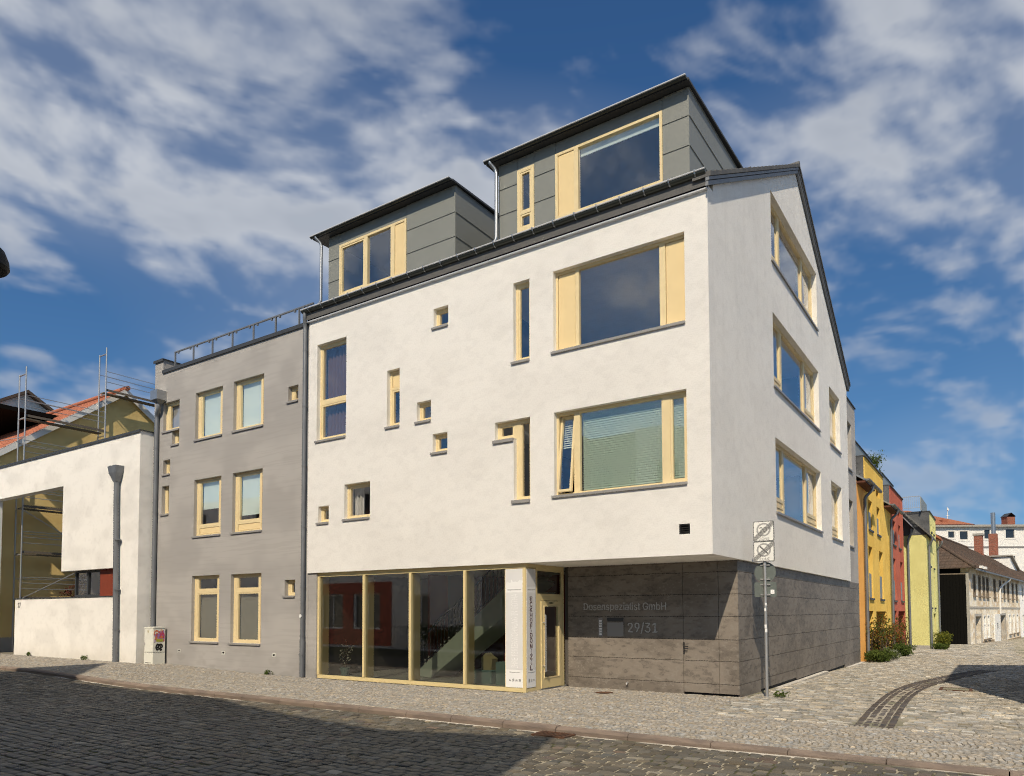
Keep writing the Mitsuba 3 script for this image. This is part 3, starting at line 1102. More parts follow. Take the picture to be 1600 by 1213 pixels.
# verge: boards and lapped verge tiles, each its own piece
for side in (0, 1):
    def yy(t):
        return -0.16 + t * 7.89 if side == 0 else 15.62 - t * 7.89

    def zz_(y):
        return ZE + 0.545 * min(y, 15.46 - y)
    m = M()
    for x0, x1, l0, l1 in ((0.021, 0.075, 0.00, 0.085), (0.021, 0.095, 0.10, 0.165)):
        a, b = yy(0), yy(1)
        v = [(x, y, zz_(y) + l) for x in (x0, x1) for y in (a, b) for l in (l0, l1)]
        m.add(v, [[0, 1, 3, 2], [4, 6, 7, 5], [0, 4, 5, 1], [2, 3, 7, 6], [0, 2, 6, 4], [1, 5, 7, 3]])
    put(f'{RF}__verge_board', m, 'dull_zinc')
    n = 23
    for i in range(n):
        a, b = yy(i / n), yy((i + 1.06) / n if i < n - 1 else 1)
        m = M()
        up0, up1 = .275, .245
        v = []
        for x in (-0.24, 0.125):
            v += [(x, a, zz_(a) + .175), (x, a, zz_(a) + up0), (x, b, zz_(b) + .175), (x, b, zz_(b) + up1)]
        m.add(v, [[0, 1, 3, 2], [4, 6, 7, 5], [0, 4, 5, 1], [2, 3, 7, 6], [0, 2, 6, 4], [1, 5, 7, 3]])
        put(f'{RF}__verge_tile', m, 'tile_grey')
m = M()
m.tube([(-11.55, 7.73, zg(7.73) + .25), (0.12, 7.73, zg(7.73) + .25)], .085, 8)
put(f'{RF}__ridge_cap', m, 'tile_grey', smooth=True)


def gutter(key, x0, x1, y, z, r=.075):
    """Half-round gutter along x, open at the top."""
    a = np.linspace(math.pi, 2 * math.pi, 13)
    po = np.stack([y + r * np.cos(a), z + r * np.sin(a)], 1)
    pi_ = np.stack([y + (r - .008) * np.cos(a), z + (r - .008) * np.sin(a)], 1)
    m = M()
    for p, flip in ((po, 0), (pi_, 1)):
        v = np.vstack([np.column_stack([np.full(13, x0), p]), np.column_stack([np.full(13, x1), p])])
        f = [[i, i + 1, 13 + i + 1, 13 + i] for i in range(12)]
        m.add(v, [q[::-1] for q in f] if flip else f)
    m.box(x0, x1, y + r - .01, y + r, z - .004, z + .01)
    for x in (x0, x1):
        m.add(np.vstack([[x, y, z], np.column_stack([np.full(13, x), po])]), [[0, i + 1, i + 2] for i in range(12)])
    kg = put(key, m, 'gutter_dark', smooth=40)
    put(f'{kg}__rim_bead', M().tube([(x0, y - r - .004, z), (x1, y - r - .004, z)], .017, 8), 'galv_bright', smooth=40)
    return kg


GU = gutter(W + '__gutter', -11.60, 0.03, -.135, ZE + .235, .085)
m = M()
n = 22
for i in range(n):
    x = -11.3 + i * 0.53
    m = M()
    a = np.linspace(math.pi, 2 * math.pi, 7)
    for j in range(6):
        y0_, z0_ = -.135 + .092 * math.cos(a[j]), ZE + .235 + .092 * math.sin(a[j])
        y1_, z1_ = -.135 + .092 * math.cos(a[j + 1]), ZE + .235 + .092 * math.sin(a[j + 1])
        m.quad((x - .014, y0_, z0_), (x + .014, y0_, z0_), (x + .014, y1_, z1_), (x - .014, y1_, z1_))
    m.box(x - .014, x + .014, -.245, -.225, ZE + .225, ZE + .262)
    put(f'{GU}__gutter_bracket', m, 'galvanised')
m = M()
m.box(-11.50, 0.018, -.050, -.003, ZE + .025, ZE + .17)
m.box(-11.50, 0.018, -.045, -.002, ZE - .055, ZE + .022)
put(W + '__fascia', m, 'fascia_dark')
m = M().box(-11.51, 0.019, -.075, -.004, ZE - .085, ZE - .058)
put(W + '__eave_flashing', m, 'galv_bright')


def downpipe(key, pts, r=.05, bsdf='galvanised', joints=()):
    p = np.array(pts, float)
    dense = [p[0]]
    for i in range(1, len(p) - 1):
        a, b, c = p[i - 1], p[i], p[i + 1]
        ra = min(.10, .45 * np.linalg.norm(a - b), .45 * np.linalg.norm(c - b))
        s, e = b + (a - b) / np.linalg.norm(a - b) * ra, b + (c - b) / np.linalg.norm(c - b) * ra
        for t in np.linspace(0, 1, 6):
            dense.append((1 - t) ** 2 * s + 2 * t * (1 - t) * b + t * t * e)
    dense.append(p[-1])
    m = M().tube(dense, r, 12)
    k = put(key, m, bsdf, smooth=50)
    if joints:
        for z in joints:
            m = M()
            m.tube([(p[-1][0], p[-1][1], z - .02), (p[-1][0], p[-1][1], z + .02)], r + .010, 12)
            m.box(p[-1][0] - .02, p[-1][0] + .02, p[-1][1] + r, p[-1][1] + r + .1, z - .015, z + .015)
            put(f'{k}__pipe_clip', m, bsdf, smooth=50)
    return k


dp = downpipe(W + '__downpipe', [(-11.52, -.135, ZE + .18), (-11.53, -.13, ZE + .05), (-11.60, -.05, ZE - .16), (-11.60, -.05, .02)], .055, 'dull_zinc', (9.2, 7.6, 5.9, 4.2, 2.5, 1.15))
m = M()
m.tube([(-11.60, -.05, .02), (-11.60, -.05, 1.05)], .068, 12)
m.tube([(-11.67, -.09, .62), (-11.53, -.09, .62)], .022, 8)
put(f'{dp}__standpipe', m, 'dull_zinc', smooth=50)
put(f'{dp}__sticker', M().tube([(-11.60, -.121, 1.70), (-11.60, -.119, 1.70)], .05, 12), 'paper_white')


def dormer(x0, x1, seams, openings, rx0, rx1, label):
    k = num(W + '__dormer')
    zt, y0 = 12.42, .30
    back = 3.9
    m = M()
    m.box(x0 + .03, x1 - .03, y0 + .035, back, zt - .1, zt - .02)
    m.box(x0 + .03, x1 - .03, back - .1, back, 9.62, zt - .1)
    put(k, m, 'interior_dark', exact=True, label=label)
    # panels of the face: rows between the seams, cut by the openings
    zs = [10.25] + seams + [zt]
    for i in range(len(zs) - 1):
        cuts = sorted([(o[0], o[1]) for o in openings])
        xs = [x0]
        for c in cuts:
            xs += list(c)
        xs.append(x1)
        for j in range(0, len(xs) - 1, 2):
            m = M()
            m.box(xs[j] + .004, xs[j + 1] - .004, y0, y0 + .03, zs[i] + .004, zs[i + 1] - .012)
            m.box(xs[j] + .004, xs[j + 1] - .004, y0 - .016, y0 + .03, zs[i + 1] - .012, zs[i + 1])
            put(f'{k}__zinc_panel', m, 'zinc_panel')
    for o in openings:
        m = M().box(o[0] + .004, o[1] - .004, y0, y0 + .03, o[3] + .004, zt)
        put(f'{k}__zinc_panel', m, 'zinc_panel')
    for sx, xx in ((1, x1), (-1, x0)):
        for i in range(len(zs) - 1):
            m = M()
            a, b = zs[i] + .004, zs[i + 1] - .012
            rl = [(y0 + .004, a), (y0 + .004, b)]
            yb = lambda z: (z - ZE - .24) / .545
            poly = [(y0 + .004, max(a, 10.2)), (max(yb(a), y0 + .02), a), (min(back, max(yb(b), y0 + .02)), b), (y0 + .004, b)]
            xa, xb = (xx - .03, xx) if sx > 0 else (xx, xx + .03)
            v = [(x, *p) for x in (xa, xb) for p in poly]
            m.add(v, [[0, 3, 2, 1], [4, 5, 6, 7]] + [[q, (q + 1) % 4, 4 + (q + 1) % 4, 4 + q] for q in range(4)])
            m.box(xa, xb + (.016 if sx > 0 else 0), y0 + .004, min(back, yb(b)), b, b + .012)
            put(f'{k}__zinc_panel', m, 'zinc_panel')
    m = M()
    v = [(x, y, z) for x in (rx0, rx1) for (y, z) in ((.11, zt + .015), (4.1, zt + .12), (4.1, zt + .165), (.11, zt + .060))]
    m.add(v, [[0, 3, 2, 1], [4, 5, 6, 7]] + [[q, (q + 1) % 4, 4 + (q + 1) % 4, 4 + q] for q in range(4)])
    put(f'{k}__flat_roof', m, 'anthracite')
    gk = num(f'{k}__gutter')
    used[gk] = 1
    gutter_at = (rx0 - .0, rx1 - .02)
    used[gk] = 0
    gutter(gk, gutter_at[0], gutter_at[1], .045, zt + .055, .050)
    return k


D1 = dormer(-11.05, -6.47, [11.14, 11.76], [(-10.60, -8.09, 10.62, 12.09)], -11.50, -6.40, 'left dormer clad in grey sheet panels')
D2 = dormer(-5.15, -0.45, [11.22, 11.84], [(-4.61, -4.15, 10.62, 12.13), (-3.58, -1.02, 10.62, 12.15)], -5.38, -0.38, 'right dormer clad in grey sheet panels')


def dormer_window(k, a0, a1, z0, z1, cells, lab=None):
    pl = ('f', .30)
    f = M()
    ring(f, pl, a0, a1, z0, z1, .055, -.02, .10)
    inner = sbox(a0 + .055, z0 + .055, a1 - .055, z1 - .055)
    free = inner.difference(ops.unary_union([sbox(c[0], c[2], c[1], c[3]) for c in cells]))
    for g_ in getattr(free, 'geoms', [free]):
        if g_.area > 1e-4:
            for (b0, c0, b1, c1) in decompose(g_):
                pbox(f, pl, b0, b1, -.017, .09, c0, c1)
    put(f'{k}__window_frame', f, 'cream')
    for b0, b1, c0, c1, kind in cells:
        if kind == 'panel':
            s = M()
            pbox(s, pl, b0 + .01, b1 - .01, .0, .05, c0 + .01, c1 - .01)
            put(f'{k}__shutter_panel', s, 'shutter')
        else:
            s = M()
            if kind == 'sash':
                ring(s, pl, b0 + .003, b1 - .003, c0 + .003, c1 - .003, .04, -.005, .06)
                put(f'{k}__window_sash', s, 'cream')
                put(f'{k}__pane', pquad(pl, b0 + .04, b1 - .04, .03, c0 + .04, c1 - .04), 'glass')
            else:
                put(f'{k}__pane', pquad(pl, b0, b1, .03, c0, c1), 'glass')


dormer_window(D1, -10.60, -8.09, 10.62, 12.09, [(-10.53, -9.63, 10.69, 12.02, 'sash'), (-9.50, -8.64, 10.69, 12.03, 'fixed'), (-8.50, -8.15, 10.69, 12.03, 'panel')])
dormer_window(D2, -4.61, -4.15, 10.62, 12.13, [(-4.53, -4.23, 11.10, 12.05, 'sash'), (-4.53, -4.23, 10.72, 11.04, 'sash')])
dormer_window(D2, -3.58, -1.02, 10.62, 12.15, [(-3.51, -3.10, 10.69, 12.09, 'panel'), (-2.99, -1.08, 10.69, 12.10, 'fixed')])
m = M().box(-2.98, -1.09, .40, .42, 11.93, 12.10)
put(D2 + '__roller_blind', m, 'blind_pale')
for k, x in ((D1, -11.30), (D2, -5.22)):
    downpipe(k + '__downpipe', [(x, .045, 12.46), (x, .05, 12.40), (x + .10, .16, 12.26), (x + .10, .16, 10.56), (x - .10, .10, 10.42)], .042, 'galvanised')

# ------------------------------------------------------------------ ground floor: stone panels
S = num(W + '__stone_cladding')
m = M()
m.box(-4.20, -.125, 1.865, 17.80, -.6, ZB - .02)
put(S, m, 'dark', exact=True, label='brown marbled stone panels round the ground floor')
m = M().box(-4.30, -.05, .352, 1.864, ZB - .004, ZB + .003)
put(W + '__soffit', m, 'plaster_white')
zr_ = [-.03, .24, .73, 1.19, 1.69, 2.165, 2.645, ZB - .006]
G_ = .005
for i in range(7):
    z0, z1 = zr_[i] + G_, zr_[i + 1] - G_
    for j, (x0, x1) in enumerate(((-4.19, -1.29), (-1.29, -.5), (-.5, -.08))):
        if i == 0 and j == 1:
            z0 = .045
        m = M().box(x0 + G_, x1 - (G_ if j < 2 else 0), 1.82, 1.86, z0, z1)
        put(f'{S}__panel', m, 'stone_panel')
    for (y0, y1) in ((1.862, 3.47), (3.47, 7.0), (7.0, 10.64), (10.64, 11.17), (11.17, 14.34), (14.34, 17.82)):
        if i == 6 and y0 > 15.4:
            z1 = 2.80
        gz = float(terr(0, (y0 + y1) / 2))
        zz0 = z0
        if i == 0:
            zz0 = gz - .08
            if y0 in (3.47, 7.0, 11.17):
                zz0 = float(terr(0, y0)) + .04
        m = M().box(-.12, -.08, y0 + (G_ if y0 > 1.9 else 0), y1 - G_, zz0, z1)
        put(f'{S}__panel', m, 'stone_panel')
m = M()
m.box(-.10, .06, 3.5, 10.6, -.4, -.06)
m.box(-.10, .06, 10.62, 17.9, -.6, -.20)
put(W + '__threshold', m, 'concrete')
# handle of the flush door
k = num(W + '__flush_door_handle')
m = M()
m.box(-1.292, -1.262, 1.806, 1.819, .86, 1.13)
m.tube([(-1.277, 1.80, 1.03), (-1.277, 1.775, 1.03), (-1.17, 1.775, 1.03)], .010, 8)
m.tube([(-1.277, 1.82, .94), (-1.277, 1.79, .94), (-1.19, 1.79, .94)], .008, 8)
put(k, m, 'black_iron', exact=True)
k = num(W + '__letter_box')
m = M().box(-3.15, -2.70, 1.808, 1.819, 1.21, 1.67)
put(k, m, 'stone_panel', exact=True)
put(k + '__flap', M().box(-3.13, -2.72, 1.799, 1.807, 1.57, 1.655), 'anthracite')
put(k + '__door_plate', M().box(-3.13, -2.72, 1.801, 1.807, 1.225, 1.545), 'sill_metal')
k = num(W + '__bell_plate')
put(k, M().box(-3.36, -3.26, 1.806, 1.819, 1.21, 1.65), 'sill_metal', exact=True)
m = M()
for j in range(6):
    m = M().box(-3.345, -3.275, 1.801, 1.8055, 1.25 + j * .062, 1.29 + j * .062)
    put(k + '__bell_button', m, 'paper_white')
put(W + '__wall_tap', M().tube([(-2.63, 1.82, .17), (-2.63, 1.77, .17), (-2.63, 1.75, .13)], .022, 8), 'steel_tube', smooth=40)

k = thing('wall_lettering', 'thin grey metal company lettering on the dark stone panels above the letter box', 'lettering')
xs_ = -3.75
v, f = letters('Dosenspezialist GmbH', .165, 2.07, .012)
m = M().add(face_front(v, -3.75, 1.817, 1.835), f)
put(k + '__letter', m, 'letter_steel')
k = thing('house_number', 'house number 29/31 in thin metal figures right of the letter box', 'house number')
v, f = letters('29/31', .215, .72, .012)
m = M().add(face_front(v, -2.61, 1.817, 1.325), f)
put(k + '__figure', m, 'letter_steel')

# ------------------------------------------------------------------ shop front and entrance
F_ = num(W + '__shop_front')
m = M()
YS = .10
m.box(-11.14, -4.30, YS, YS + .12, .0, .09)
m.box(-11.14, -4.30, YS + .004, YS + .12, 2.78, ZB - .002)
put(F_, m, 'cream_store', exact=True, label='full-height glazing in cream frames')
mx = [-11.14, -9.40, -7.775, -6.06]
for x in mx:
    m = M()
    m.box(x, x + .075, YS - .012, YS + .34, .092, 2.778)
    put(f'{F_}__mullion', m, 'cream_store')
m = M()
m.box(-4.875, -4.855, YS + .02, YS + .1, .092, 2.778)
m.box(-4.36, -4.303, YS + .06, YS + .13, .092, 2.778)
put(f'{F_}__mullion', m, 'cream_store')
for a, b in zip([x + .075 for x in mx], mx[1:] + [-4.875]):
    put(f'{F_}__pane', pquad(('f', YS), a, b, .05, .092, 2.778), 'glass_shop')
E_ = num(W + '__entrance')
EP = ('r', -4.30)
m = M()
ring(m, EP, .102, .54, .0, 2.78, .035, .0, .08, .09)
ring(m, EP, .541, 1.815, 2.16, 2.80, .055, .0, .08)
pbox(m, EP, .541, .73, .0, .08, .0, 2.158)
pbox(m, EP, 1.665, 1.815, .0, .08, .0, 2.158)
pbox(m, EP, .73, 1.665, .0, .08, 2.06, 2.158)
pbox(m, EP, .10, 1.815, .0, .09, 2.802, ZB - .006)
put(E_, m, 'cream_store', exact=True)
put(f'{E_}__pane', pquad(EP, .596, 1.76, .04, 2.215, 2.745), 'glass_shop')
m = M()
ring(m, EP, .74, 1.655, .035, 2.05, .115, -.02, .06, .235)
put(f'{E_}__door', m, 'cream_store', label='glazed entrance door')
put(f'{E_}__pane', pquad(EP, .855, 1.54, .02, .27, 1.935), 'glass_shop')
m = M()
ring(m, EP, .845, 1.55, .262, 1.943, .022, -.032, -.0205)
put(f'{E_}__glazing_bead', m, 'cream')
m = M()
m.tube([(-4.22, .80, .42), (-4.20, .80, .42), (-4.20, .80, 1.72), (-4.22, .80, 1.72)], .016, 8)
m.tube([(-4.28, .80, .55), (-4.20, .80, .55)], .012, 8)
m.tube([(-4.28, .80, 1.55), (-4.20, .80, 1.55)], .012, 8)
put(f'{E_}__pull_handle', m, 'steel_tube', smooth=40)
put(f'{E_}__door_sign', M().box(-4.279, -4.274, 1.10, 1.27, 1.99, 2.02), 'dark')

k = thing('front_banner', 'tall pale banner with faint vertical lettering in the last bay of the shop glazing', 'banner')
bz0, bz1 = .10, 2.77
put(k + '__sheet', M().box(-4.853, -4.362, YS + .012, YS + .018, bz0, bz1), 'banner_light')
put(k + '__field', M().box(-4.853, -4.362, YS + .008, YS + .0115, .50, 2.24), 'banner_grey')
m = M()
v, f = letters('IHRE FERIENWOHNUNG IN GOTHA', .17, 1.66, .002)
m.add(np.stack([-4.52 - v[:, 1], YS + .0075 - v[:, 2], .54 + v[:, 0]], 1), f)
put(k + '__lettering', m, 'paper_white')
m = M()
m.box(-4.80, -4.43, YS + .0085, YS + .0115, 2.292, 2.306)
m.box(-4.75, -4.46, YS + .0085, YS + .0115, .432, .444)
for q in range(4):
    m.box(-4.76 + q * .09, -4.71 + q * .09, YS + .0085, YS + .0115, .235, .275 + .02 * (q % 2))
put(k + '__small_print', m, 'sign_mid')
# town skyline in white along the head of the banner
prof = [(-4.852, 2.37), (-4.363, 2.37)] + [(-4.363, 2.50), (-4.39, 2.60), (-4.41, 2.50), (-4.47, 2.52), (-4.52, 2.47), (-4.60, 2.49), (-4.65, 2.47), (-4.69, 2.54), (-4.71, 2.47), (-4.77, 2.46), (-4.80, 2.49), (-4.852, 2.42)]
put(k + '__skyline', M().tm(trimesh.Trimesh(*front_wall(Polygon(prof), YS + .0105, .001).mesh(), process=False)), 'paper_white')
put(k + '__head', M().box(-4.853, -4.362, YS + .0112, YS + .0118, 2.37, 2.765), 'sign_mid' if False else 'banner_grey')
k = thing('side_banner', 'narrow white banner with tall dark upright letters beside the entrance door', 'banner')
put(k + '__sheet', M().box(-4.298, -4.292, .135, .505, bz0, bz1), 'banner_light')
put(k + '__field', M().box(-4.2918, -4.2895, .135, .505, .50, 2.24), 'banner_grey')
put(k + '__head', M().box(-4.2918, -4.2895, .135, .505, 2.37, 2.765), 'banner_grey')
m = M()
z = 2.135
for ch in 'ECKHOF\u00b7DOMIZIL':
    if ch == '\u00b7':
        m.box(-4.289, -4.287, .295, .325, z - .045, z - .015)
        z -= .085
        continue
    v, f = letters(ch, .104, .024 if ch == 'I' else .105, .002, True)
    v[:, 0] -= v[:, 0].mean() if ch != 'I' else v[:, 0].mean()
    m.add(np.stack([-4.289 + v[:, 2], .31 + v[:, 0] - (v[:, 0].max() + v[:, 0].min()) / 2, z - .098 + v[:, 1]], 1), f)
    z -= .122
put(k + '__lettering', m, 'ink_brown')
m = M()
m.box(-4.2915, -4.289, .16, .48, 2.292, 2.306)
m.box(-4.2915, -4.289, .17, .47, .432, .444)
m.box(-4.2915, -4.289, .20, .25, .22, .30)
m.box(-4.2915, -4.289, .31, .34, .22, .29)
m.box(-4.2915, -4.289, .39, .44, .24, .28)
put(k + '__small_print', m, 'sign_mid')

# showroom
m = M()
m.box(-11.2, -4.30, .20, 5.2, -.06, .03)
put(W + '__showroom_floor', m, 'floor_stone')
m = M()
m.box(-11.20, -4.30, 5.0, 5.15, .03, ZB)
m.box(-9.3, -9.2, 2.6, 5.0, .03, ZB)
put(W + '__showroom_wall', m, 'red_wall')
m = M()
m.box(-11.22, -11.15, .35, 5.0, .03, ZB)
m.box(-4.32, -4.21, 1.9, 5.0, .03, ZB)
m.box(-9.2, -8.6, 3.4, 3.6, .03, ZB)
put(W + '__showroom_side_wall', m, 'interior_dark')
# flight of stairs
k = thing('staircase', 'pale green staircase with black railing behind the shop glazing', 'staircase')
sx0, sz0, rise = -8.75, .04, .765
m = M()
def strx(x): return sz0 + (x - sx0) * rise
for y0, y1, lo, hi in ((1.55, 1.62, -.10, .16), (2.55, 2.62, -.10, .16), (1.62, 2.55, -.42, -.36)):
    xa, xb = sx0, -5.0
    v = [(x, y, max(.03, strx(x) + o)) for x in (xa, xb) for y in (y0, y1) for o in ((lo if x == xb else 0), hi if lo > -.3 else hi)]
    m.add(v, [[0, 1, 3, 2], [4, 6, 7, 5], [0, 4, 5, 1], [2, 3, 7, 6], [0, 2, 6, 4], [1, 5, 7, 3]])
v = [(sx0, 1.62, .031), (sx0, 2.55, .031), (-5.0, 2.55, strx(-5.0) - .32), (-5.0, 1.62, strx(-5.0) - .32), (sx0 + .3, 1.62, .031), (sx0 + .3, 2.55, .031)]
m.add(v, [[4, 5, 2, 3]])
put(k + '__stringer', m, 'mint')
m = M().add([(sx0 + .02, 1.545, .05), (-5.0, 1.545, strx(-5.0) + .0), (-5.0, 1.545, strx(-5.0) - .62), (sx0 + .45, 1.545, .035)], [[0, 3, 2, 1]])
m.add([(sx0 + .45, 1.545, .035), (-5.0, 1.545, strx(-5.0) - .62), (-5.0, 2.62, strx(-5.0) - .62), (sx0 + .45, 2.62, .035)], [[0, 3, 2, 1]])
put(k + '__soffit', m, 'mint')
for i in range(17):
    xx = sx0 + .05 + i * .22
    m = M().box(xx, xx + .26, 1.63, 2.54, strx(xx) + .10, strx(xx) + .135)
    put(k + '__tread', m, 'floor_stone')
m = M()
m.tube([(sx0, 1.585, 1.02), (-5.0, 1.585, strx(-5.0) + .98)], .02, 8)
m.tube([(sx0, 1.585, .28), (-5.0, 1.585, strx(-5.0) + .24)], .015, 8)
put(k + '__handrail', m, 'black_iron')
for i in range(30):
    xx = sx0 + .05 + i * .123
    put(k + '__baluster', M().tube([(xx, 1.585, strx(xx) + .12), (xx, 1.585, strx(xx) + .98)], .009, 6), 'black_iron')
for i, xx in enumerate((-8.62, -8.50, -8.28, -8.17, -8.06, -7.94, -7.80, -7.55, -7.35, -7.24, -7.12)):
    kk_ = thing('pale_card', 'small white cards standing along the stair behind the black balusters', 'card', 'white cards on the stair')
    put(kk_ + '__sheet', M().box(xx - .022, xx + .022, 1.70, 1.705, strx(xx) + .16, strx(xx) + .37), 'paper_white')

k = thing('low_plinth', 'grey-green display plinth carrying a house-shaped stone behind the glass', 'plinth')
put(k + '__block', M().box(-6.37, -5.85, .95, 1.45, .031, .36), 'teal_plinth')
put(k + '__base_sheet', M().box(-6.55, -5.70, .85, 1.62, .0305, .036), 'floor_stone')
k = thing('stone_house', 'small house-shaped ochre stone standing on the low plinth', 'sculpture')
hp = Polygon([(-6.25, .361), (-5.95, .361), (-5.92, .64), (-6.03, .70), (-6.12, .78), (-6.26, .66)])
m = front_wall(hp, 1.08, .24)
put(k + '__body', m, 'ochre_stone')
k = thing('tall_plinth', 'taller grey-green plinth with a red candle beside the banner', 'plinth')
put(k + '__block', M().box(-5.72, -5.36, .95, 1.30, .031, .58), 'teal_plinth')
k = thing('red_candle', 'red candle standing on the taller plinth behind the glass', 'candle')
put(k + '__body', M().tube([(-5.52, 1.1, .581), (-5.52, 1.1, .80)], .035, 10), 'red_paint')
k = thing('white_tray', 'low white tray with red box on the showroom floor', 'tray')
put(k + '__tray', M().box(-8.85, -8.35, 2.2, 2.5, .031, .09), 'paper_white')
put(k + '__box', M().box(-8.80, -8.55, 2.25, 2.45, .091, .20), 'red_paint')

# flowering plant behind the first pane
k = thing('potted_plant', 'potted plant with small pale flowers behind the leftmost shop pane', 'plant')
m = M()
m.tube([(-10.85, .85, .031), (-10.85, .85, .24)], [.10, .13], 14)
put(k + '__pot', m, 'teal_plinth', smooth=40)
prng = np.random.default_rng(21)
st, fl, lf = M(), M(), M()
for i in range(16):
    a = prng.uniform(0, 6.28)
    hgt = prng.uniform(.25, .85)
    sp = prng.uniform(.12, .48)
    pts = [(-10.85, .85, .22)]
    for t in (.35, .7, 1.0):
        pts.append((-10.85 + math.cos(a) * sp * t, .85 + .5 * math.sin(a) * sp * t, .24 + hgt * t ** .8))
    st.tube(pts, .006, 5)
    for j in range(7):
        t = prng.uniform(.4, 1.05)
        p = np.array([-10.85 + math.cos(a) * sp * t, .85 + .5 * math.sin(a) * sp * t, .24 + hgt * t ** .8]) + prng.normal(0, .03, 3)
        for q in range(2):
            d1, d2 = prng.normal(0, 1, 3), prng.normal(0, 1, 3)
            d1 *= .020 / np.linalg.norm(d1)
            d2 *= .020 / np.linalg.norm(d2)
            (fl if j < 5 else lf).quad(p - d1, p + d2, p + d1, p - d2)
put(k + '__stem', st, 'bark')
labels[put(k + '__blossom', fl, 'petal')] = {'kind': 'stuff'}
labels[put(k + '__leaf', lf, 'leaf_green')] = {'kind': 'stuff'}
#@@PART3
# ------------------------------------------------------------------ grey building
G = thing('grey_building', 'grey combed-render building between the white corner block and the low white gate wall', 'building')
GY = 0.05
GP = ('f', GY)
gw = dict(
    G1=(-17.03, -15.57, 7.40, 8.94), G2=(-15.01, -13.54, 7.40, 8.95), G3=(-17.03, -15.58, 4.26, 6.09), G4=(-15.00, -13.55, 4.25, 6.09),
    G5=(-17.07, -15.60, .89, 2.98), G6=(-15.01, -13.55, .88, 2.97), Gs1=(-12.43, -11.99, 7.89, 8.33), Gs2=(-12.49, -12.04, 2.28, 2.73),
    Gb=(-18.86, -18.44, 6.47, 6.95), Gc=(-18.91, -18.47, 5.12, 6.07))
wl = sbox(-19.45, -.3, XL - .003, 10.02)
for a0, a1, z0, z1 in gw.values():
    wl = wl.difference(sbox(a0, z0, a1, z1))
wl = wl.difference(sbox(-18.90, 7.93, -17.94, 8.91)).difference(sbox(-18.36, 7.42, -17.94, 7.94))
put(G + '__front_wall', front_wall(wl, GY, .35), 'plaster_grey')
m = M()
m.box(-19.45, -19.10, .402, 12, -.3, 10.02)
m.box(-19.08, XL - .01, 11.7, 12, -.3, 10.0)
m.box(-19.45, -18.96, GY, 2.3, 10.023, 10.44)
put(G + '__side_wall', m, 'plaster_grey')
m = M()
for z in (0.2, 3.2, 6.35, 9.7):
    m.box(-19.08, XL - .02, .41, 11.69, z, z + .2)
put(G + '__floor_slab', m, 'interior')
m = M()
for z0, z1 in ((.4, 3.2), (3.4, 6.35), (6.55, 9.7)):
    m.box(-19.08, XL - .02, 3.6, 3.7, z0, z1)
    m.box(-15.35, -15.25, .41, 3.59, z0, z1)
    m.box(-13.2, -13.1, .41, 3.59, z0, z1)
    m.box(-17.6, -17.5, .41, 3.59, z0, z1)
put(G + '__partition_wall', m, 'interior')
m = M()
m.box(-18.955, XL - .02, GY - .05, GY + .42, 10.022, 10.052)
m.box(-18.955, XL - .02, GY - .05, GY - .035, 9.94, 10.022)
put(G + '__coping', m, 'anthracite')
m = M()
m.box(-19.50, -18.92, GY - .05, 2.34, 10.442, 10.475)
m.box(-19.50, -18.92, GY - .05, GY - .035, 10.38, 10.442)
put(G + '__coping', m, 'anthracite')
m = M().box(-19.08, XL - .02, .43, 11.69, 9.92, 10.01)
put(G + '__flat_roof', m, 'concrete')


def casement(q, blind):
    a0, a1, z0, z1 = gw[q]
    c = []
    g0, g1 = a0 + .16, a1 - .24
    lo = z0 + .06
    if q in ('G3', 'G4'):
        c.append((g0, g1, z0 + .06, z0 + .26, 'panel'))
        lo = z0 + .34
    hi = z1 - .06
    if q in ('G5', 'G6'):
        c.append((g0, g1, z1 - .46, z1 - .06, 'glass'))
        hi = z1 - .55
    if blind is None:
        c.append((g0, g1, lo, hi, 'curtain', ('l', .28, 'curtain_pale')))
    else:
        c.append((g0, g1, lo, hi, 'blind', (blind, 'blind_pale' if q not in ('G5', 'G6') else 'curtain_olive', -1)))
    c.append((g1 + .07, a1 - .055, z0 + .06, z1 - .06, 'panel'))
    window(G, GP, a0, a1, z0, z1, c, rev=.11, fw=.05)


casement('G1', 7.50)
casement('G2', 7.50)
casement('G3', 5.15)
casement('G4', 4.80)
casement('G5', .97)
casement('G6', .97)
for q in ('Gs1', 'Gs2', 'Gb', 'Gc'):
    a0, a1, z0, z1 = gw[q]
    window(G, GP, a0, a1, z0, z1, [(a0 + .10, a1 - .05, z0 + .05, z1 - .05, 'glass')], rev=.13, fw=.045)
window(G, GP, -18.90, -17.94, 7.93, 8.91, [(-18.70, -18.0, 7.99, 8.85, 'blind', (8.0, 'sign_mid', -1))], rev=.11, fw=.05)
window(G, GP, -18.36, -17.94, 7.42, 7.925, [(-18.26, -17.99, 7.47, 7.87, 'glass')], rev=.12, fw=.045)
for x in (-17.71, -15.34, -12.93):
    k = num(G + '__air_brick')
    m = M()
    ring(m, GP, x - .075, x + .075, .515, .625, .028, -.008, .02)
    put(k, m, 'cabinet_shade', exact=True)
    put(k + '__slot', M().box(x - .045, x + .045, GY - .003, GY + .002, .545, .595), 'dark')
k = num(G + '__roof_railing')
px_ = [-18.85, -17.77, -16.70, -15.63, -14.56, -13.49, -12.42]
m = M().box(-18.88, -11.8, .385, .435, 10.76, 10.80)
put(k, m, 'dull_zinc', exact=True, label='low grey railing along the flat roof')
for x in px_:
    put(k + '__post', M().box(x - .025, x + .025, .39, .43, 10.01, 10.76), 'dull_zinc')
    for dx in (-.19, .19):
        if -18.85 < x + dx < -12.0:
            put(k + '__clip', M().box(x + dx - .03, x + dx + .03, .39, .43, 10.70, 10.762), 'dull_zinc')
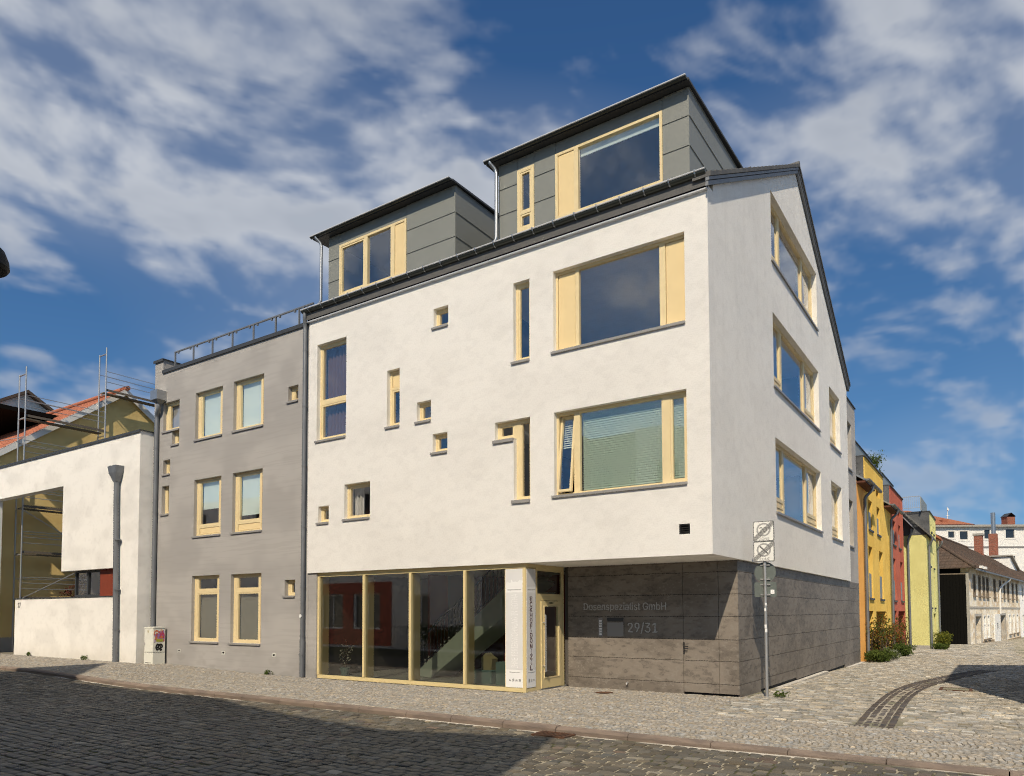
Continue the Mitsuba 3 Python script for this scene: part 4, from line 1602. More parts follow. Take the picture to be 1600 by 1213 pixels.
dp = downpipe(G + '__downpipe', [(-18.93, -.10, 8.92), (-18.93, -.10, 8.72), (-19.16, -.03, 8.52), (-19.16, -.03, .2)], .075, 'dull_zinc', (7.4, 5.2, 3.0))
m = M()
m.box(-19.12, -18.72, -.30, .045, 8.98, 9.30)
put(f'{dp}__hopper', m, 'galvanised')
m = M()
m.add([(-19.10, -.28, 8.98), (-18.74, -.28, 8.98), (-18.74, .04, 8.98), (-19.10, .04, 8.98), (-18.99, -.16, 8.86), (-18.87, -.16, 8.86), (-18.87, -.04, 8.86), (-18.99, -.04, 8.86)],
      [[0, 1, 5, 4], [1, 2, 6, 5], [2, 3, 7, 6], [3, 0, 4, 7]])
put(f'{dp}__hopper_outlet', m, 'dull_zinc')

# grey wing behind the corner building, on the side street
k = thing('grey_rear_wing', 'narrow grey rendered wing behind the white gable along the side street', 'building')
wl = sbox(15.47, 2.80, 17.93, 9.86)
for a in ((15.62, 17.0, 7.2, 9.02), (15.62, 17.0, 4.25, 6.02)):
    wl = wl.difference(sbox(a[0], a[2], a[1], a[3]))
put(k + '__wall', side_wall(wl, -.10, .35), 'plaster_grey')
m = M()
m.box(-6, -.46, 15.47, 15.5, 2.8, 9.8)
m.box(-6, -.46, 17.6, 17.93, -.5, 9.8)
m.box(-6, -.46, 15.5, 17.6, 9.6, 9.8)
m.box(-3, -2.9, 15.5, 17.6, 2.8, 9.6)
m.box(-3, -.46, 15.5, 17.6, 6.3, 6.5)
m.box(-3, -.46, 15.5, 17.6, 2.8, 3.0)
put(k + '__inner_wall', m, 'interior')
for a in ((15.62, 17.0, 7.2, 9.02), (15.62, 17.0, 4.25, 6.02)):
    window(k, ('r', -.10), *a, [(a[0] + .06, a[1] - .06, a[2] + .25, a[3] - .06, 'curtain', ('r', .9, 'curtain_pale'))], rev=.15)
m = M().box(-6, -.06, 15.47, 17.97, 9.862, 9.90)
put(k + '__coping', m, 'anthracite')

# ------------------------------------------------------------------ white gate wall on the left
A = thing('white_gate_building', 'low white rendered gate building with large opening left of the grey building', 'building')
AY = -.5
zt = 7.93
poly = sbox(-60.0, .0, -19.31, zt)
poly = poly.difference(sbox(-30.75, .0, -24.62, 6.58))                # gateway
poly = poly.difference(sbox(-24.7, 2.37, -20.84, 3.36))             # slot
front = M()
front_poly = poly.difference(sbox(-30.76, -1, -28.42, 2.0)).union(sbox(-28.42, .0, -20.84, 2.36))
put(A + '__front_wall', front_wall(front_poly, AY, .34), 'plaster_annex')
m = M()
m.box(-19.64, -19.312, AY + .342, 6.0, .0, zt)
m.box(-24.6, -24.3, 3.0, 6.0, .0, zt - .4)
m.box(-24.3, -19.65, 5.7, 6.0, .0, zt - .4)
put(A + '__side_wall', m, 'plaster_annex')
m = M()
m.box(-24.62, -19.66, AY + .35, 5.69, zt - .5, zt - .25)
m.box(-24.0, -19.66, AY + .35, 5.69, 3.45, 3.6)
m.box(-24.0, -23.9, AY + .75, 5.69, 0, 3.44)
put(A + '__inner_wall', m, 'interior')
m = M()
m.box(-60, -19.27, AY - .05, AY + .40, zt + .002, zt + .035)
m.box(-60, -19.27, AY - .05, AY - .035, zt - .05, zt + .002)
m.box(-19.66, -19.27, AY + .402, 6, zt + .002, zt + .035)
put(A + '__coping', m, 'anthracite')
m = M().box(-28.44, -20.85, AY - .03, AY + .36, 2.362, 2.395)
put(A + '__parapet_coping', m, 'anthracite')
k = num(A + '__slot_window')
m = M()
SP = ('f', -.28)
ring(m, SP, -24.02, -22.16, 2.40, 3.35, .07, 0, .1)
pbox(m, SP, -23.14, -23.04, 0, .1, 2.47, 3.28)
put(k, m, 'anthracite', exact=True)
put(k + '__pane', pquad(SP, -23.95, -23.14, .05, 2.47, 3.28), 'glass')
put(k + '__pane', pquad(SP, -23.04, -22.23, .05, 2.47, 3.28), 'glass')
m = M()
for j in range(5):
    m.box(-22.155 + j * .262, -22.155 + (j + 1) * .262 - .006, -.30, -.20, 2.40, 3.352)
put(k + '__red_panel', m, 'red_panel', label='red-brown wooden panel')
v, f = letters('27', .19, .24, .01, True)
put(A + '__house_number', M().add(face_front(v, -28.15, AY - .002, 2.03), f), 'ink_grey')
dp = downpipe(A + '__downpipe', [(-20.55, -.62, 6.30), (-20.55, -.62, 5.5), (-20.42, -.62, 1.6), (-20.40, -.62, .1)], .085, 'dull_zinc', (4.3, 2.6, 1.25))
m = M()
m.add([(-20.82, -.80, 6.84), (-20.28, -.80, 6.84), (-20.28, -.51, 6.84), (-20.82, -.51, 6.84), (-20.78, -.78, 6.60), (-20.32, -.78, 6.60), (-20.32, -.52, 6.60), (-20.78, -.52, 6.60),
       (-20.64, -.70, 6.30), (-20.46, -.70, 6.30), (-20.46, -.54, 6.30), (-20.64, -.54, 6.30)],
      [[0, 1, 2, 3], [0, 4, 5, 1], [1, 5, 6, 2], [2, 6, 7, 3], [3, 7, 4, 0], [4, 8, 9, 5], [5, 9, 10, 6], [6, 10, 11, 7], [7, 11, 8, 4]])
put(f'{dp}__hopper', m, 'dull_zinc')

# ------------------------------------------------------------------ courtyard: ochre house with scaffold
YH = thing('ochre_house', 'ochre gabled house with red tiled roof behind the white gate wall', 'house')
YX = -31.5
ez, ry, rz, by = 8.78, 5.30, 12.80, 12.5


def yz(y):
    return rz - (rz - ez) / (ry - (-.1)) * abs(y - ry)


gp = Polygon([(-.1, 0), (by, 0), (by, yz(by)), (ry, rz), (-.1, ez)])
for a in ((3.4, 4.3, 4.4, 6.0), (6.2, 7.1, 4.4, 6.0), (6.2, 7.1, 1.2, 2.9)):
    gp = gp.difference(sbox(a[0], a[2], a[1], a[3]))
put(YH + '__gable_wall', side_wall(gp, YX, .4), 'paint_ochre')
m = M()
m.box(-52, YX - .402, -.1, .3, 0, ez)
m.box(-52, YX - .402, by - .4, by, 0, yz(by) - .1)
put(YH + '__wall', m, 'paint_ochre')
put(YH + '__plinth', M().box(YX, YX + .04, -.1, by, 0, .75), 'concrete')
m = M()
sl = (rz - ez) / (ry + .1)
def slab(m, ya, yb, x0, x1, o0, o1):
    v = [(x, y, yz(y) + o) for x in (x0, x1) for y in (ya, yb) for o in (o0, o1)]
    m.add(v, [[0, 1, 3, 2], [4, 6, 7, 5], [0, 4, 5, 1], [2, 3, 7, 6], [0, 2, 6, 4], [1, 5, 7, 3]])
slab(m, -.6, ry, -52, YX + .16, .02, .12)
slab(m, ry, by + .4, -52, YX + .16, .02, .12)
RY = put(YH + '__roof', m, 'weathered_wood')
for ya, yb in ((-.62, ry), (by + .42, ry)):
    m = M()
    slab(m, ya, yb, YX + .162, YX + .21, -.16, .17)
    put(f'{RY}__verge_board', m, 'white_paint')
    m = M()
    slab(m, ya, yb, YX - .02, YX + .161, -.06, .018)
    put(f'{RY}__verge_soffit', m, 'concrete')
# tiles of the front slope in lapped courses
ncrs = 19
tl_n = 0
for c in range(ncrs):
    y0_, y1_ = -.62 + c * (ry + .62) / ncrs, -.62 + (c + 1.12) * (ry + .62) / ncrs
    far = M()
    for j in range(70):
        x1_ = YX + .21 - j * .24
        m = far if (j >= 15) else M()
        e = .002 * ((c * 7 + j * 5) % 5)
        v = [(x, y, yz(min(y, ry + .1)) + o) for x in (x1_ - .232, x1_) for (y, o) in ((y0_, .13), (y0_, .175 + e), (y1_, .13), (y1_, .145))]
        m.add(v, [[0, 1, 3, 2], [4, 6, 7, 5], [0, 4, 5, 1], [2, 3, 7, 6], [0, 2, 6, 4], [1, 5, 7, 3]])
        if j < 15:
            put(f'{RY}__roof_tile', m, 'tile_red')
    kf = put(f'{RY}__far_tile', far, 'tile_red')
    labels[kf] = {'kind': 'stuff'}
m = M()
m.tube([(-52, ry, rz + .18), (YX + .34, ry, rz + .18)], .12, 8)
put(f'{RY}__ridge_tile', m, 'tile_red', smooth=True)
for a in ((3.4, 4.3, 4.4, 6.0), (6.2, 7.1, 4.4, 6.0), (6.2, 7.1, 1.2, 2.9)):
    window(YH, ('r', YX), *a, [(a[0] + .08, (a[0] + a[1]) / 2 - .03, a[2] + .08, a[3] - .08, 'glass'), ((a[0] + a[1]) / 2 + .03, a[1] - .08, a[2] + .08, a[3] - .08, 'glass')], rev=.15, frame='white_paint')
m = M().box(-52, YX - .5, .4, by - .5, 3.0, 3.2)
m.box(YX - 3, YX - 2.9, .4, by - .5, .0, 8.5)
put(YH + '__inner_wall', m, 'interior_dark')

SC = thing('scaffold', 'galvanised scaffold with plank decks and guard rails against the ochre gable', 'scaffold')
sxo, sxi = -30.62, -31.26
tops = {.55: (12.35, 12.62), 3.95: (14.25, 14.5), 7.35: (12.6, 12.8), 10.75: (10.8, 11.0)}
ybays = [.55, 3.95, 7.35, 10.75]
for y in ybays:
    for x, t in ((sxi, tops[y][0]), (sxo, tops[y][1])):
        z = .14
        put(SC + '__base_plate', M().box(x - .08, x + .08, y - .08, y + .08, z, z + .015), 'steel_tube')
        m = M().tube([(x, y, z + .015), (x, y, t)], .032, 8)
        zz = 2.2
        put(SC + '__standard', m, 'steel_tube', smooth=True)
    z = tops[y][0] - .06
    while z > 1:
        m = M().tube([(sxi, y, z), (sxo, y, z)], .027, 8)
        put(SC + '__transom', m, 'steel_tube', smooth=True)
        z -= 1.95 if z > tops[y][0] - .1 else 2.0
decks = {0: [10.36, 8.36, 6.36, 4.36, 2.36], 1: [12.35, 8.36, 6.36, 4.36, 2.36], 2: [10.36, 8.36, 6.36, 4.36, 2.36]}
for b in range(3):
    y0_, y1_ = ybays[b], ybays[b + 1]
    for z in decks[b]:
        for j in range(1):
            m = M().box(sxi + .06 + j * .225, sxi + .06 + j * .225 + .32, y0_ + .03, y1_ - .03, z, z + .055)
            put(SC + '__deck_plank', m, 'deck_wood')
        put(SC + '__toe_board', M().box(sxo - .035, sxo - .005, y0_, y1_, z + .056, z + .16), 'deck_wood')
        if z > 9 or b != 2:
            for o in (.5, .75, 1.0):
                put(SC + '__guard_rail', M().tube([(sxo, y0_, z + o), (sxo, y1_, z + o)], .016, 6), 'steel_tube', smooth=True)
            put(SC + '__guard_rail', M().tube([(sxi, y0_, z + .95), (sxi, y1_, z + .95)], .016, 6), 'steel_tube', smooth=True)
for pa, pb in (((sxo, 3.95, .3), (sxo, .55, 2.3)), ((sxo, .55, 2.4), (sxo, 3.95, 4.3)), ((sxo, 3.95, 4.4), (sxo, .55, 6.3)), ((-33.5, .40, 9.62), (-30.2, .40, 9.42))):
    put(SC + '__brace', M().tube([pa, pb], .020, 6), 'steel_tube', smooth=True)

prng = np.random.default_rng(5)


def leaves(n, cen, spread, size, rg, flat=.0):
    """n little leaves (bent pairs of triangles) round the points cen."""
    cen = np.asarray(cen, float)
    i = rg.integers(0, len(cen), n)
    p = cen[i] + rg.normal(0, 1, (n, 3)) * spread
    a = rg.normal(0, 1, (n, 3))
    a /= np.linalg.norm(a, axis=1, keepdims=True)
    b = np.cross(a, rg.normal(0, 1, (n, 3)))
    b /= np.linalg.norm(b, axis=1, keepdims=True)
    s = size * rg.uniform(.6, 1.3, (n, 1))
    v = np.stack([p - a * s, p + b * s * .45, p + a * s, p - b * s * .45], 1).reshape(-1, 3)
    k = np.arange(n)[:, None] * 4
    f = np.hstack([k, k + 1, k + 2]), np.hstack([k, k + 2, k + 3])
    return v, np.vstack(f)


k = thing('purple_creeper', 'dark red creeper branches hanging at the ochre wall inside the gateway', 'climbing plant')
st, cen = M(), []
for i in range(26):
    p = np.array([-30.9, prng.uniform(3.2, 6.2), prng.uniform(2.6, 3.9)])
    pts = [p]
    dirv = np.array([.0, prng.normal(-.6, .5), prng.normal(-.3, .4)])
    for j in range(5):
        dirv = dirv + prng.normal(0, .22, 3) * (.3, 1, 1)
        p = p + .22 * dirv / np.linalg.norm(dirv)
        pts.append(p)
        cen.append(p)
    st.tube(pts, .012, 5)
put(k + '__branch', st, 'bark')
labels[put(k + '__leaf', leaves(1300, cen, .10, .06, prng), 'leaf_purple')] = {'kind': 'stuff'}

GH = thing('grey_house', 'pale grey house gable with dark verge beyond the scaffold at the left edge', 'house')
gx, gy_, gz_ = -46.0, 6.7, 15.6
gp = Polygon([(gy_ - 9, 0), (gy_ + 9, 0), (gy_ + 9, gz_ - 9 * .62), (gy_, gz_), (gy_ - 9, gz_ - 9 * .62)])
put(GH + '__gable_wall', side_wall(gp, gx, .4), 'plaster_annex')
m = M()
for s in (-1, 1):
    v = [(x, gy_ + s * q, gz_ - q * .62 + o) for x in (-70, gx + .35) for q in (0, 9.6) for o in (.02, .22)]
    m.add(v, [[0, 1, 3, 2], [4, 6, 7, 5], [0, 4, 5, 1], [2, 3, 7, 6], [0, 2, 6, 4], [1, 5, 7, 3]])
put(GH + '__roof', m, 'tile_brown')
put(GH + '__side_wall', M().box(-70, gx - .4, gy_ - 9, gy_ - 8.7, 0, gz_ - 5.7), 'concrete')
OS = thing('open_shed', 'dark open shed roof below the grey gable at the left edge', 'shed')
m = M().box(-44.0, -34.6, .9, 9.0, 11.55, 11.75)
put(OS + '__roof', m, 'tarred_wood')
m = M()
m.box(-44, -34.9, 1.2, 8.8, 8.4, 8.6)
m.box(-44, -43.8, 1.2, 8.8, 8.6, 11.5)
m.box(-43.7, -34.9, 8.5, 8.8, 8.6, 11.5)
m.box(-43.7, -43.5, 1.2, 1.4, 0, 8.4)
put(OS + '__wall', m, 'tarred_wood')

# ------------------------------------------------------------------ distribution cabinet
C_ = thing('cabinet', 'pale street distribution cabinet with spray paint on its side before the grey wall', 'cabinet')
cx0, cx1, cy0, cy1, cz0 = -18.93, -18.40, -.44, -.03, .10
put(C_ + '__base', M().box(cx0, cx1, cy0, cy1, cz0 - .1, .50), 'cabinet_white')
m = M()
m.box(cx0 + .003, cx1 - .003, cy0 + .003, cy1 - .003, .515, 1.30)
m.box(cx0 - .012, cx1 + .012, cy0 - .012, cy1, 1.302, 1.335)
put(C_ + '__body', m, 'cabinet_white')
put(C_ + '__joint', M().box(cx0 + .01, cx1 - .01, cy0 + .01, cy1 - .01, .49, .52), 'dark')
put(C_ + '__door', M().box(cx0 + .03, cx1 - .03, cy0 - .006, cy0 + .002, .54, 1.28), 'cabinet_white')
m = M()
m.box(cx0 + .04, cx0 + .065, cy0 - .015, cy0 - .0065, .74, .82)
put(C_ + '__latch', m, 'steel_tube')
put(C_ + '__vent_slot', M().box(cx0 + .07, cx1 - .09, cy0 - .002, cy0 + .01, .155, .175), 'dark')
put(C_ + '__sticker', M().box(cx0 + .20, cx0 + .27, cy0 - .0085, cy0 - .0065, 1.15, 1.23), 'ochre_stone')
# spray paint on the side: a ragged colour field and a dark stencil blot
ry_ = [(cy0 + .03, .83), (cy0 + .06, 1.00), (cy0 + .02, 1.10), (cy0 + .04, 1.22), (cy0 + .12, 1.24), (cy0 + .20, 1.21), (cy0 + .28, 1.26), (cy0 + .36, 1.22), (cy1 - .02, 1.05), (cy1 - .03, .86), (cy0 + .25, .84), (cy0 + .15, .87)]
put(C_ + '__colour_field', side_wall(Polygon(ry_), cx1 + .003, .004), 'spray_paint')
el = affinity.scale(sbox(-1, -1, 1, 1).buffer(.4), .085, .035)
put(C_ + '__olive_patch', side_wall(affinity.translate(el, cy0 + .22, .90), cx1 + .006, .002), 'spray_olive')
blot = Polygon([(.07, .66), (.10, .76), (.14, .80), (.20, .785), (.27, .80), (.32, .76), (.33, .68), (.28, .64), (.31, .58), (.24, .55), (.22, .60), (.17, .59), (.13, .55), (.10, .60)])
for (a, b, c, d) in ((.125, .70, .165, .725), (.20, .66, .235, .70), (.14, .62, .20, .635), (.26, .69, .285, .72)):
    blot = blot.difference(sbox(a, b, c, d))
blot = max(getattr(blot, 'geoms', [blot]), key=lambda q: q.area)
put(C_ + '__black_stencil', side_wall(affinity.translate(blot, cy0, 0), cx1 + .006, .003), 'dark')

# ------------------------------------------------------------------ traffic signs at the corner
P_ = thing('sign_post', 'galvanised post with two square zone signs and two grey sign backs before the stone corner', 'sign post')
SX, SY = .445, 1.96
gz = float(terr(SX, SY))
put(P_ + '__pole', M().tube([(SX, SY, gz - .1), (SX, SY, 2.86)], .033, 14), 'steel_tube', smooth=40)
put(P_ + '__collar', M().tube([(SX, SY, gz - .02), (SX, SY, gz + .03)], .055, 12), 'concrete')


def sign_frame(n, off, z):
    """Local frame of a plate: x right as seen from its front, y up, z out."""
    n = np.array([n[0], n[1], 0.0])
    n /= np.linalg.norm(n)
    x = np.array([-n[1], n[0], 0.0])
    o = np.array([SX, SY, z]) + n * off
    mtx = np.eye(4)
    mtx[:3, 0], mtx[:3, 1], mtx[:3, 2], mtx[:3, 3] = x, (0, 0, 1), n, o
    return mtx


def ext(poly, d, z0=0.0):
    m = M()
    for g_ in getattr(poly, 'geoms', [poly]):
        t = trimesh.creation.extrude_polygon(g_, d, engine='earcut')
        m.add(np.array(t.vertices) + (0, 0, z0), t.faces)
    return m


def rrect(w, h, r):
    return sbox(-w / 2 + r, -h / 2 + r, w / 2 - r, h / 2 - r).buffer(r, 6)


from shapely.geometry import Point
for zc, kind in ((3.465, '20'), (3.04, 'x')):
    XF[0] = sign_frame((.06, -.998), .045, zc) @ np.diag([.70, .70, 1, 1])
    k = num(P_ + '__zone_sign')
    plate = rrect(.60, .60, .04)
    put(k, ext(plate, .022, -.011), 'sign_back', exact=True, label='end of twenty zone sign' if kind == '20' else 'end of restricted stopping zone sign')
    put(k + '__face', ext(rrect(.592, .592, .037), .002, .0112), 'sign_white')
    put(k + '__border', ext(rrect(.592, .592, .037).difference(rrect(.556, .556, .03)), .001, .0134), 'sign_grey')
    c = Point(0, .045)
    ringp = c.buffer(.205, 24).difference(c.buffer(.155, 24))
    put(k + '__ring', ext(ringp, .001, .0134), 'sign_mid')
    v, f = letters('ZONE', .075, .30, .001, True)
    put(k + '__word', M().add(v + (-.13, -.265, .0134), f), 'sign_mid')
    if kind == '20':
        v, f = letters('20', .155, .21, .001, True)
        put(k + '__figure', M().add(v + (-.115, -.035, .0134), f), 'sign_grey')
    else:
        bar = affinity.translate(affinity.rotate(sbox(-.17, -.022, .17, .022), -45), 0, .045)
        put(k + '__bar', ext(bar.difference(ringp), .001, .0134), 'sign_grey')
    dg = M()
    for o in (-.052, -.026, 0, .026, .052):
        b = affinity.translate(affinity.rotate(sbox(-.42, -.0085, .42, .0085), 42), o * .7, -o * .7).intersection(rrect(.555, .555, .03))
        for g_ in getattr(b, 'geoms', [b]):
            t = trimesh.creation.extrude_polygon(g_, .001, engine='earcut')
            dg.add(np.array(t.vertices) + (0, 0, .0148), t.faces)
    put(k + '__diagonal_stripe', dg, 'sign_grey')
XF[0] = sign_frame((-.10, .99), .045, 2.61)
k = num(P_ + '__round_sign')
put(k, ext(Point(0, 0).buffer(.215, 28), .012, -.006), 'sign_back', exact=True, label='grey back of a round sign')
XF[0] = sign_frame((-.10, .99), .045, 2.25)
k = num(P_ + '__lower_sign')
put(k, ext(rrect(.44, .31, .03), .012, -.006), 'sign_back', exact=True, label='grey back of a small rectangular sign')
put(k + '__sticker', ext(rrect(.075, .085, .006), .001, -.0075).moved(np.array([[1, 0, 0, -.14], [0, 1, 0, -.05], [0, 0, 1, 0], [0, 0, 0, 1]])), 'paper_white')
XF[0] = None
m = M()
for z in (3.58, 3.34, 3.15, 2.92, 2.76, 2.46, 2.35, 2.14):
    m = M().tube([(SX, SY, z - .014), (SX, SY, z + .014)], .040, 12)
    m.box(SX - .10, SX + .10, SY + (-.05 if z > 2.8 else .015), SY + (-.015 if z > 2.8 else .05), z - .014, z + .014)
    put(P_ + '__clamp', m, 'steel_tube')
put(P_ + '__pole_extension', M().tube([(SX, SY, 2.86), (SX, SY, 3.62)], .030, 12), 'steel_tube', smooth=40)
m = M()
for z, h, a in ((1.80, .06, -.4), (1.45, .07, -.2), (1.36, .08, .1), (1.92, .05, .3)):
    m = M()
    t = np.linspace(a - 1.9, a - .6, 5)
    for i in range(4):
        m.quad((SX + .0345 * math.cos(t[i]), SY + .0345 * math.sin(t[i]), z), (SX + .0345 * math.cos(t[i + 1]), SY + .0345 * math.sin(t[i + 1]), z),
               (SX + .0345 * math.cos(t[i + 1]), SY + .0345 * math.sin(t[i + 1]), z + h), (SX + .0345 * math.cos(t[i]), SY + .0345 * math.sin(t[i]), z + h))
    put(P_ + '__sticker', m, 'paper_white')

# ------------------------------------------------------------------ street lamp at the left edge
L_ = thing('street_lamp', 'dark post-top street lamp with domed cap cut off by the left edge of the photo', 'street lamp')
lx, ly = -2.462, -11.062
m = M()
m.tube([(lx, ly, .03), (lx, ly, .5), (lx, ly, .55), (lx, ly, 4.15)], [.09, .09, .06, .045], 14)
put(L_ + '__post', m, 'black_iron', smooth=40)
m = M()
m.tube([(lx, ly, 4.665), (lx, ly, 4.69), (lx, ly, 4.75), (lx, ly, 4.83), (lx, ly, 4.90), (lx, ly, 4.95)], [.185, .202, .195, .165, .10, .02], 28)
put(L_ + '__cap', m, 'dark', smooth=40)
m = M().tube([(lx, ly, 4.15), (lx, ly, 4.3), (lx, ly, 4.665)], [.06, .08, .10], 20)
put(L_ + '__lantern', m, 'dark', smooth=40)
#@@PART4

# weeds where the walls meet the paving
prng = np.random.default_rng(31)
for lab, x, y in (('small green weed tuft at the foot of the low white gate wall', -26.9, -.60), ('tiny weed tuft at the foot of the white wall left of its downpipe', -22.6, -.58),
                  ('weed tuft growing at the foot of the grey wall beneath the right pair of windows', -13.1, -.02), ('weeds in the paving at the foot of the sign post', .62, 2.30)):
    k = thing('weed_tuft', lab, 'weed')
    z = float(terr(x, y))
    cen = [(x + prng.normal(0, .07), y + prng.normal(0, .025), z + prng.uniform(.02, .10)) for _ in range(12)]
    labels[put(k + '__leaf', leaves(90, cen, (.03, .015, .03), .035, prng), 'leaf_green')] = {'kind': 'stuff'}
# ------------------------------------------------------------------ row of coloured houses along the side street
HX = -.10


def tower_house(key, label, wallmat, towermat, y0, yt0, yt1, y1, groundmat, eavecol):
    """A row house: plain bay with eave from y0 to yt0, a bay that rises through the eave from yt0 to yt1."""
    k = thing(key, label, 'house')
    gz = -1.0
    low = sbox(y0, gz, yt0, 7.0)
    put(k + '__wall', side_wall(low, HX, .35), wallmat)
    openings = []
    L = yt1 - yt0
    wy = [yt0 + .05 * L, yt0 + .72 * L]
    big = sbox(yt0 + .004, gz, yt1, 8.36)
    w_low = [(yt0 + .10 * L, yt0 + .30 * L, 2.35, 4.6), (yt0 + .66 * L, yt0 + .88 * L, 2.35, 4.6)]
    w_mid = [(yt0 + .14 * L, yt0 + .34 * L, 5.35, 6.65), (yt0 + .58 * L, yt0 + .76 * L, 5.35, 6.65)]
    w_top = [(yt0 + .16 * L, yt0 + .38 * L, 7.12, 7.56), (yt0 + .56 * L, yt0 + .78 * L, 7.12, 7.56)]
    d_low = [(yt0 + .02 * L, yt0 + .28 * L, gz, 1.79), (yt0 + .42 * L, yt0 + .98 * L, gz, 1.77)]
    for a in w_low + w_mid + w_top + d_low:
        big = big.difference(sbox(a[0], a[2], a[1], a[3]))
    put(k + '__tower_wall', side_wall(big, HX, .50), towermat)
    for a in w_low + w_mid:
        kk_ = num(k + '__window')
        m = M()
        h = a[3] - a[2]
        pl = ('r', HX)
        ring(m, pl, a[0] + .002, a[1] - .002, a[2] + .002, a[3] - .002, .06, .36, .44)
        put(kk_, m, 'anthracite', exact=True)
        put(kk_ + '__pane', pquad(pl, a[0] + .06, a[1] - .06, .40, a[2] + .06, a[3] - .06), 'dark_glass')
        hs = a[2] + (.48 if h > 2 else .62) * h
        put(kk_ + '__shutter', M().box(HX - .10, HX - .06, a[0] + .04, a[1] - .04, a[2] + .03, hs), 'grey_metal_sheet')
        put(kk_ + '__sill', M().box(HX - .2, HX + .05, a[0] - .05, a[1] + .05, a[2] - .09, a[2] - .002), 'anthracite')
    for a in w_top:
        kk_ = num(k + '__window')
        m = M()
        ring(m, ('r', HX), a[0] + .002, a[1] - .002, a[2] + .002, a[3] - .002, .05, .36, .44)
        put(kk_, m, 'anthracite', exact=True)
        put(kk_ + '__pane', pquad(('r', HX), a[0] + .05, a[1] - .05, .40, a[2] + .05, a[3] - .05), 'dark_glass')
    for a in d_low:
        kk_ = num(k + '__door')
        put(kk_, M().box(HX - .49, HX - .44, a[0], a[1], gz, a[3]), 'brown_wood', exact=True)
    # eave, gutter, roof of the lower bay
    m = M()
    m.add([(HX + .30, y0 + .02, 6.98), (HX + .30, yt0 + .55, 6.98), (HX - 3.0, yt0 + .55, 9.2), (HX - 3.0, y0 + .02, 9.2),
           (HX + .30, y0 + .02, 7.06), (HX + .30, yt0 + .55, 7.06), (HX - 3.0, yt0 + .55, 9.3), (HX - 3.0, y0 + .02, 9.3)],
          [[0, 3, 2, 1], [4, 5, 6, 7], [0, 1, 5, 4], [1, 2, 6, 5], [3, 0, 4, 7]])
    put(k + '__roof', m, eavecol)
    m = M().box(HX, HX + .32, y0 + .03, yt0 + .50, 6.90, 6.975)
    put(k + '__eave_soffit', m, 'brown_wood')
    m = M()
    ga = np.linspace(math.pi, 2 * math.pi, 9)
    gx_ = HX + .40 + .085 * np.cos(ga)
    gz_2 = 7.04 + .085 * np.sin(ga)
    ya, yb = y0 + .02, yt0 + 1.6
    v = np.vstack([np.column_stack([gx_, np.full(9, ya), gz_2]), np.column_stack([gx_, np.full(9, yb), gz_2])])
    m.add(v, [[i, 9 + i, 10 + i, i + 1] for i in range(8)] + [[i + 1, 10 + i, 9 + i, i] for i in range(8)])
    m.add(np.vstack([[(HX + .40, ya, 7.04)], v[:9]]), [[0, i + 2, i + 1] for i in range(8)])
    put(k + '__gutter', m, 'dull_zinc', smooth=40)
    downpipe(k + '__downpipe', [(HX + .40, yt0 - .75, 6.98), (HX + .40, yt0 - .75, 6.80), (HX + .12, yt0 - .95, 6.45), (HX + .12, yt0 - .95, -.6)], .06, 'dull_zinc')
    # slate cheek of the tower, upper sheet-metal parapet and cap
    put(k + '__slate_cheek', M().box(HX - 3.2, HX - .03, yt0 + .006 - .03, yt0 + .003, 7.02, 8.36), 'slate')
    for r in range(5):
        for c in range(6):
            zc, xc = 7.25 + r * .24, HX - .22 - c * .32 - (.16 if r % 2 else 0)
            m = M()
            m.add([(xc, yt0 - .036, zc + .16), (xc + .17, yt0 - .04, zc), (xc, yt0 - .05, zc - .16), (xc - .17, yt0 - .04, zc)], [[0, 3, 2, 1]])
            put(k + '__slate_cheek__slate', m, 'slate')
    put(k + '__tower_cap', M().box(HX - 3.2, HX + .05, yt0 - .03, yt1 + .03, 8.362, 8.42), 'anthracite')
    put(k + '__roof_parapet', M().box(HX - 3.0, HX - .32, yt0 - .45, yt1 - 1.4, 8.422, 9.0), 'grey_metal_sheet')
    put(k + '__parapet_cap', M().box(HX - 3.02, HX - .28, yt0 - .47, yt1 - 1.38, 9.002, 9.05), 'anthracite')
    put(k + '__rear_wall', M().box(HX - 3.3, HX - 3.21, y0, y1, gz, 9.0), 'interior_dark')
    return k


tower_house('yellow_house', 'yellow and orange rendered house directly behind the grey wing', 'paint_orange', 'paint_yellow', 17.94, 20.15, 26.15, 26.15, 'paint_orange', 'galvanised')
tower_house('red_house', 'brick-red rendered house between the yellow and the lime-green house', 'paint_yellow', 'paint_red', 26.155, 28.85, 34.9, 34.9, 'paint_red', 'galvanised')

# lime-green house that steps forward
k = thing('lime_house', 'lime-green house projecting into the side street with a roof terrace railing', 'house')
LX = .98
put(k + '__front_wall', front_wall(Polygon([(HX - 3, -.8), (LX, -.8), (LX, 6.36), (HX - 3, 6.36)]), 36.30, .35), 'paint_lime')
put(k + '__slate_gable', front_wall(Polygon([(HX - 3, 6.37), (LX, 6.37), (LX, 6.40), (-.6, 8.35), (HX - 3, 8.35)]), 36.28, .2), 'slate')
put(k + '__plinth', M().box(HX - 1, LX + .03, 36.26, 36.299, -.8, -.28), 'concrete')
big = sbox(36.652, -.8, 44.5, 6.36).union(sbox(39.0, -.8, 44.5, 8.05))
ops_ = [(38.2, 39.4, 1.0, 1.0)]
wins = [(38.6, 39.3, 4.6, 5.6), (41.6, 42.3, 4.6, 5.6), (38.6, 39.3, 2.0, 4.0), (41.6, 42.3, 2.0, 4.0), (40.2, 40.8, 6.9, 7.4), (42.2, 42.8, 6.9, 7.4)]
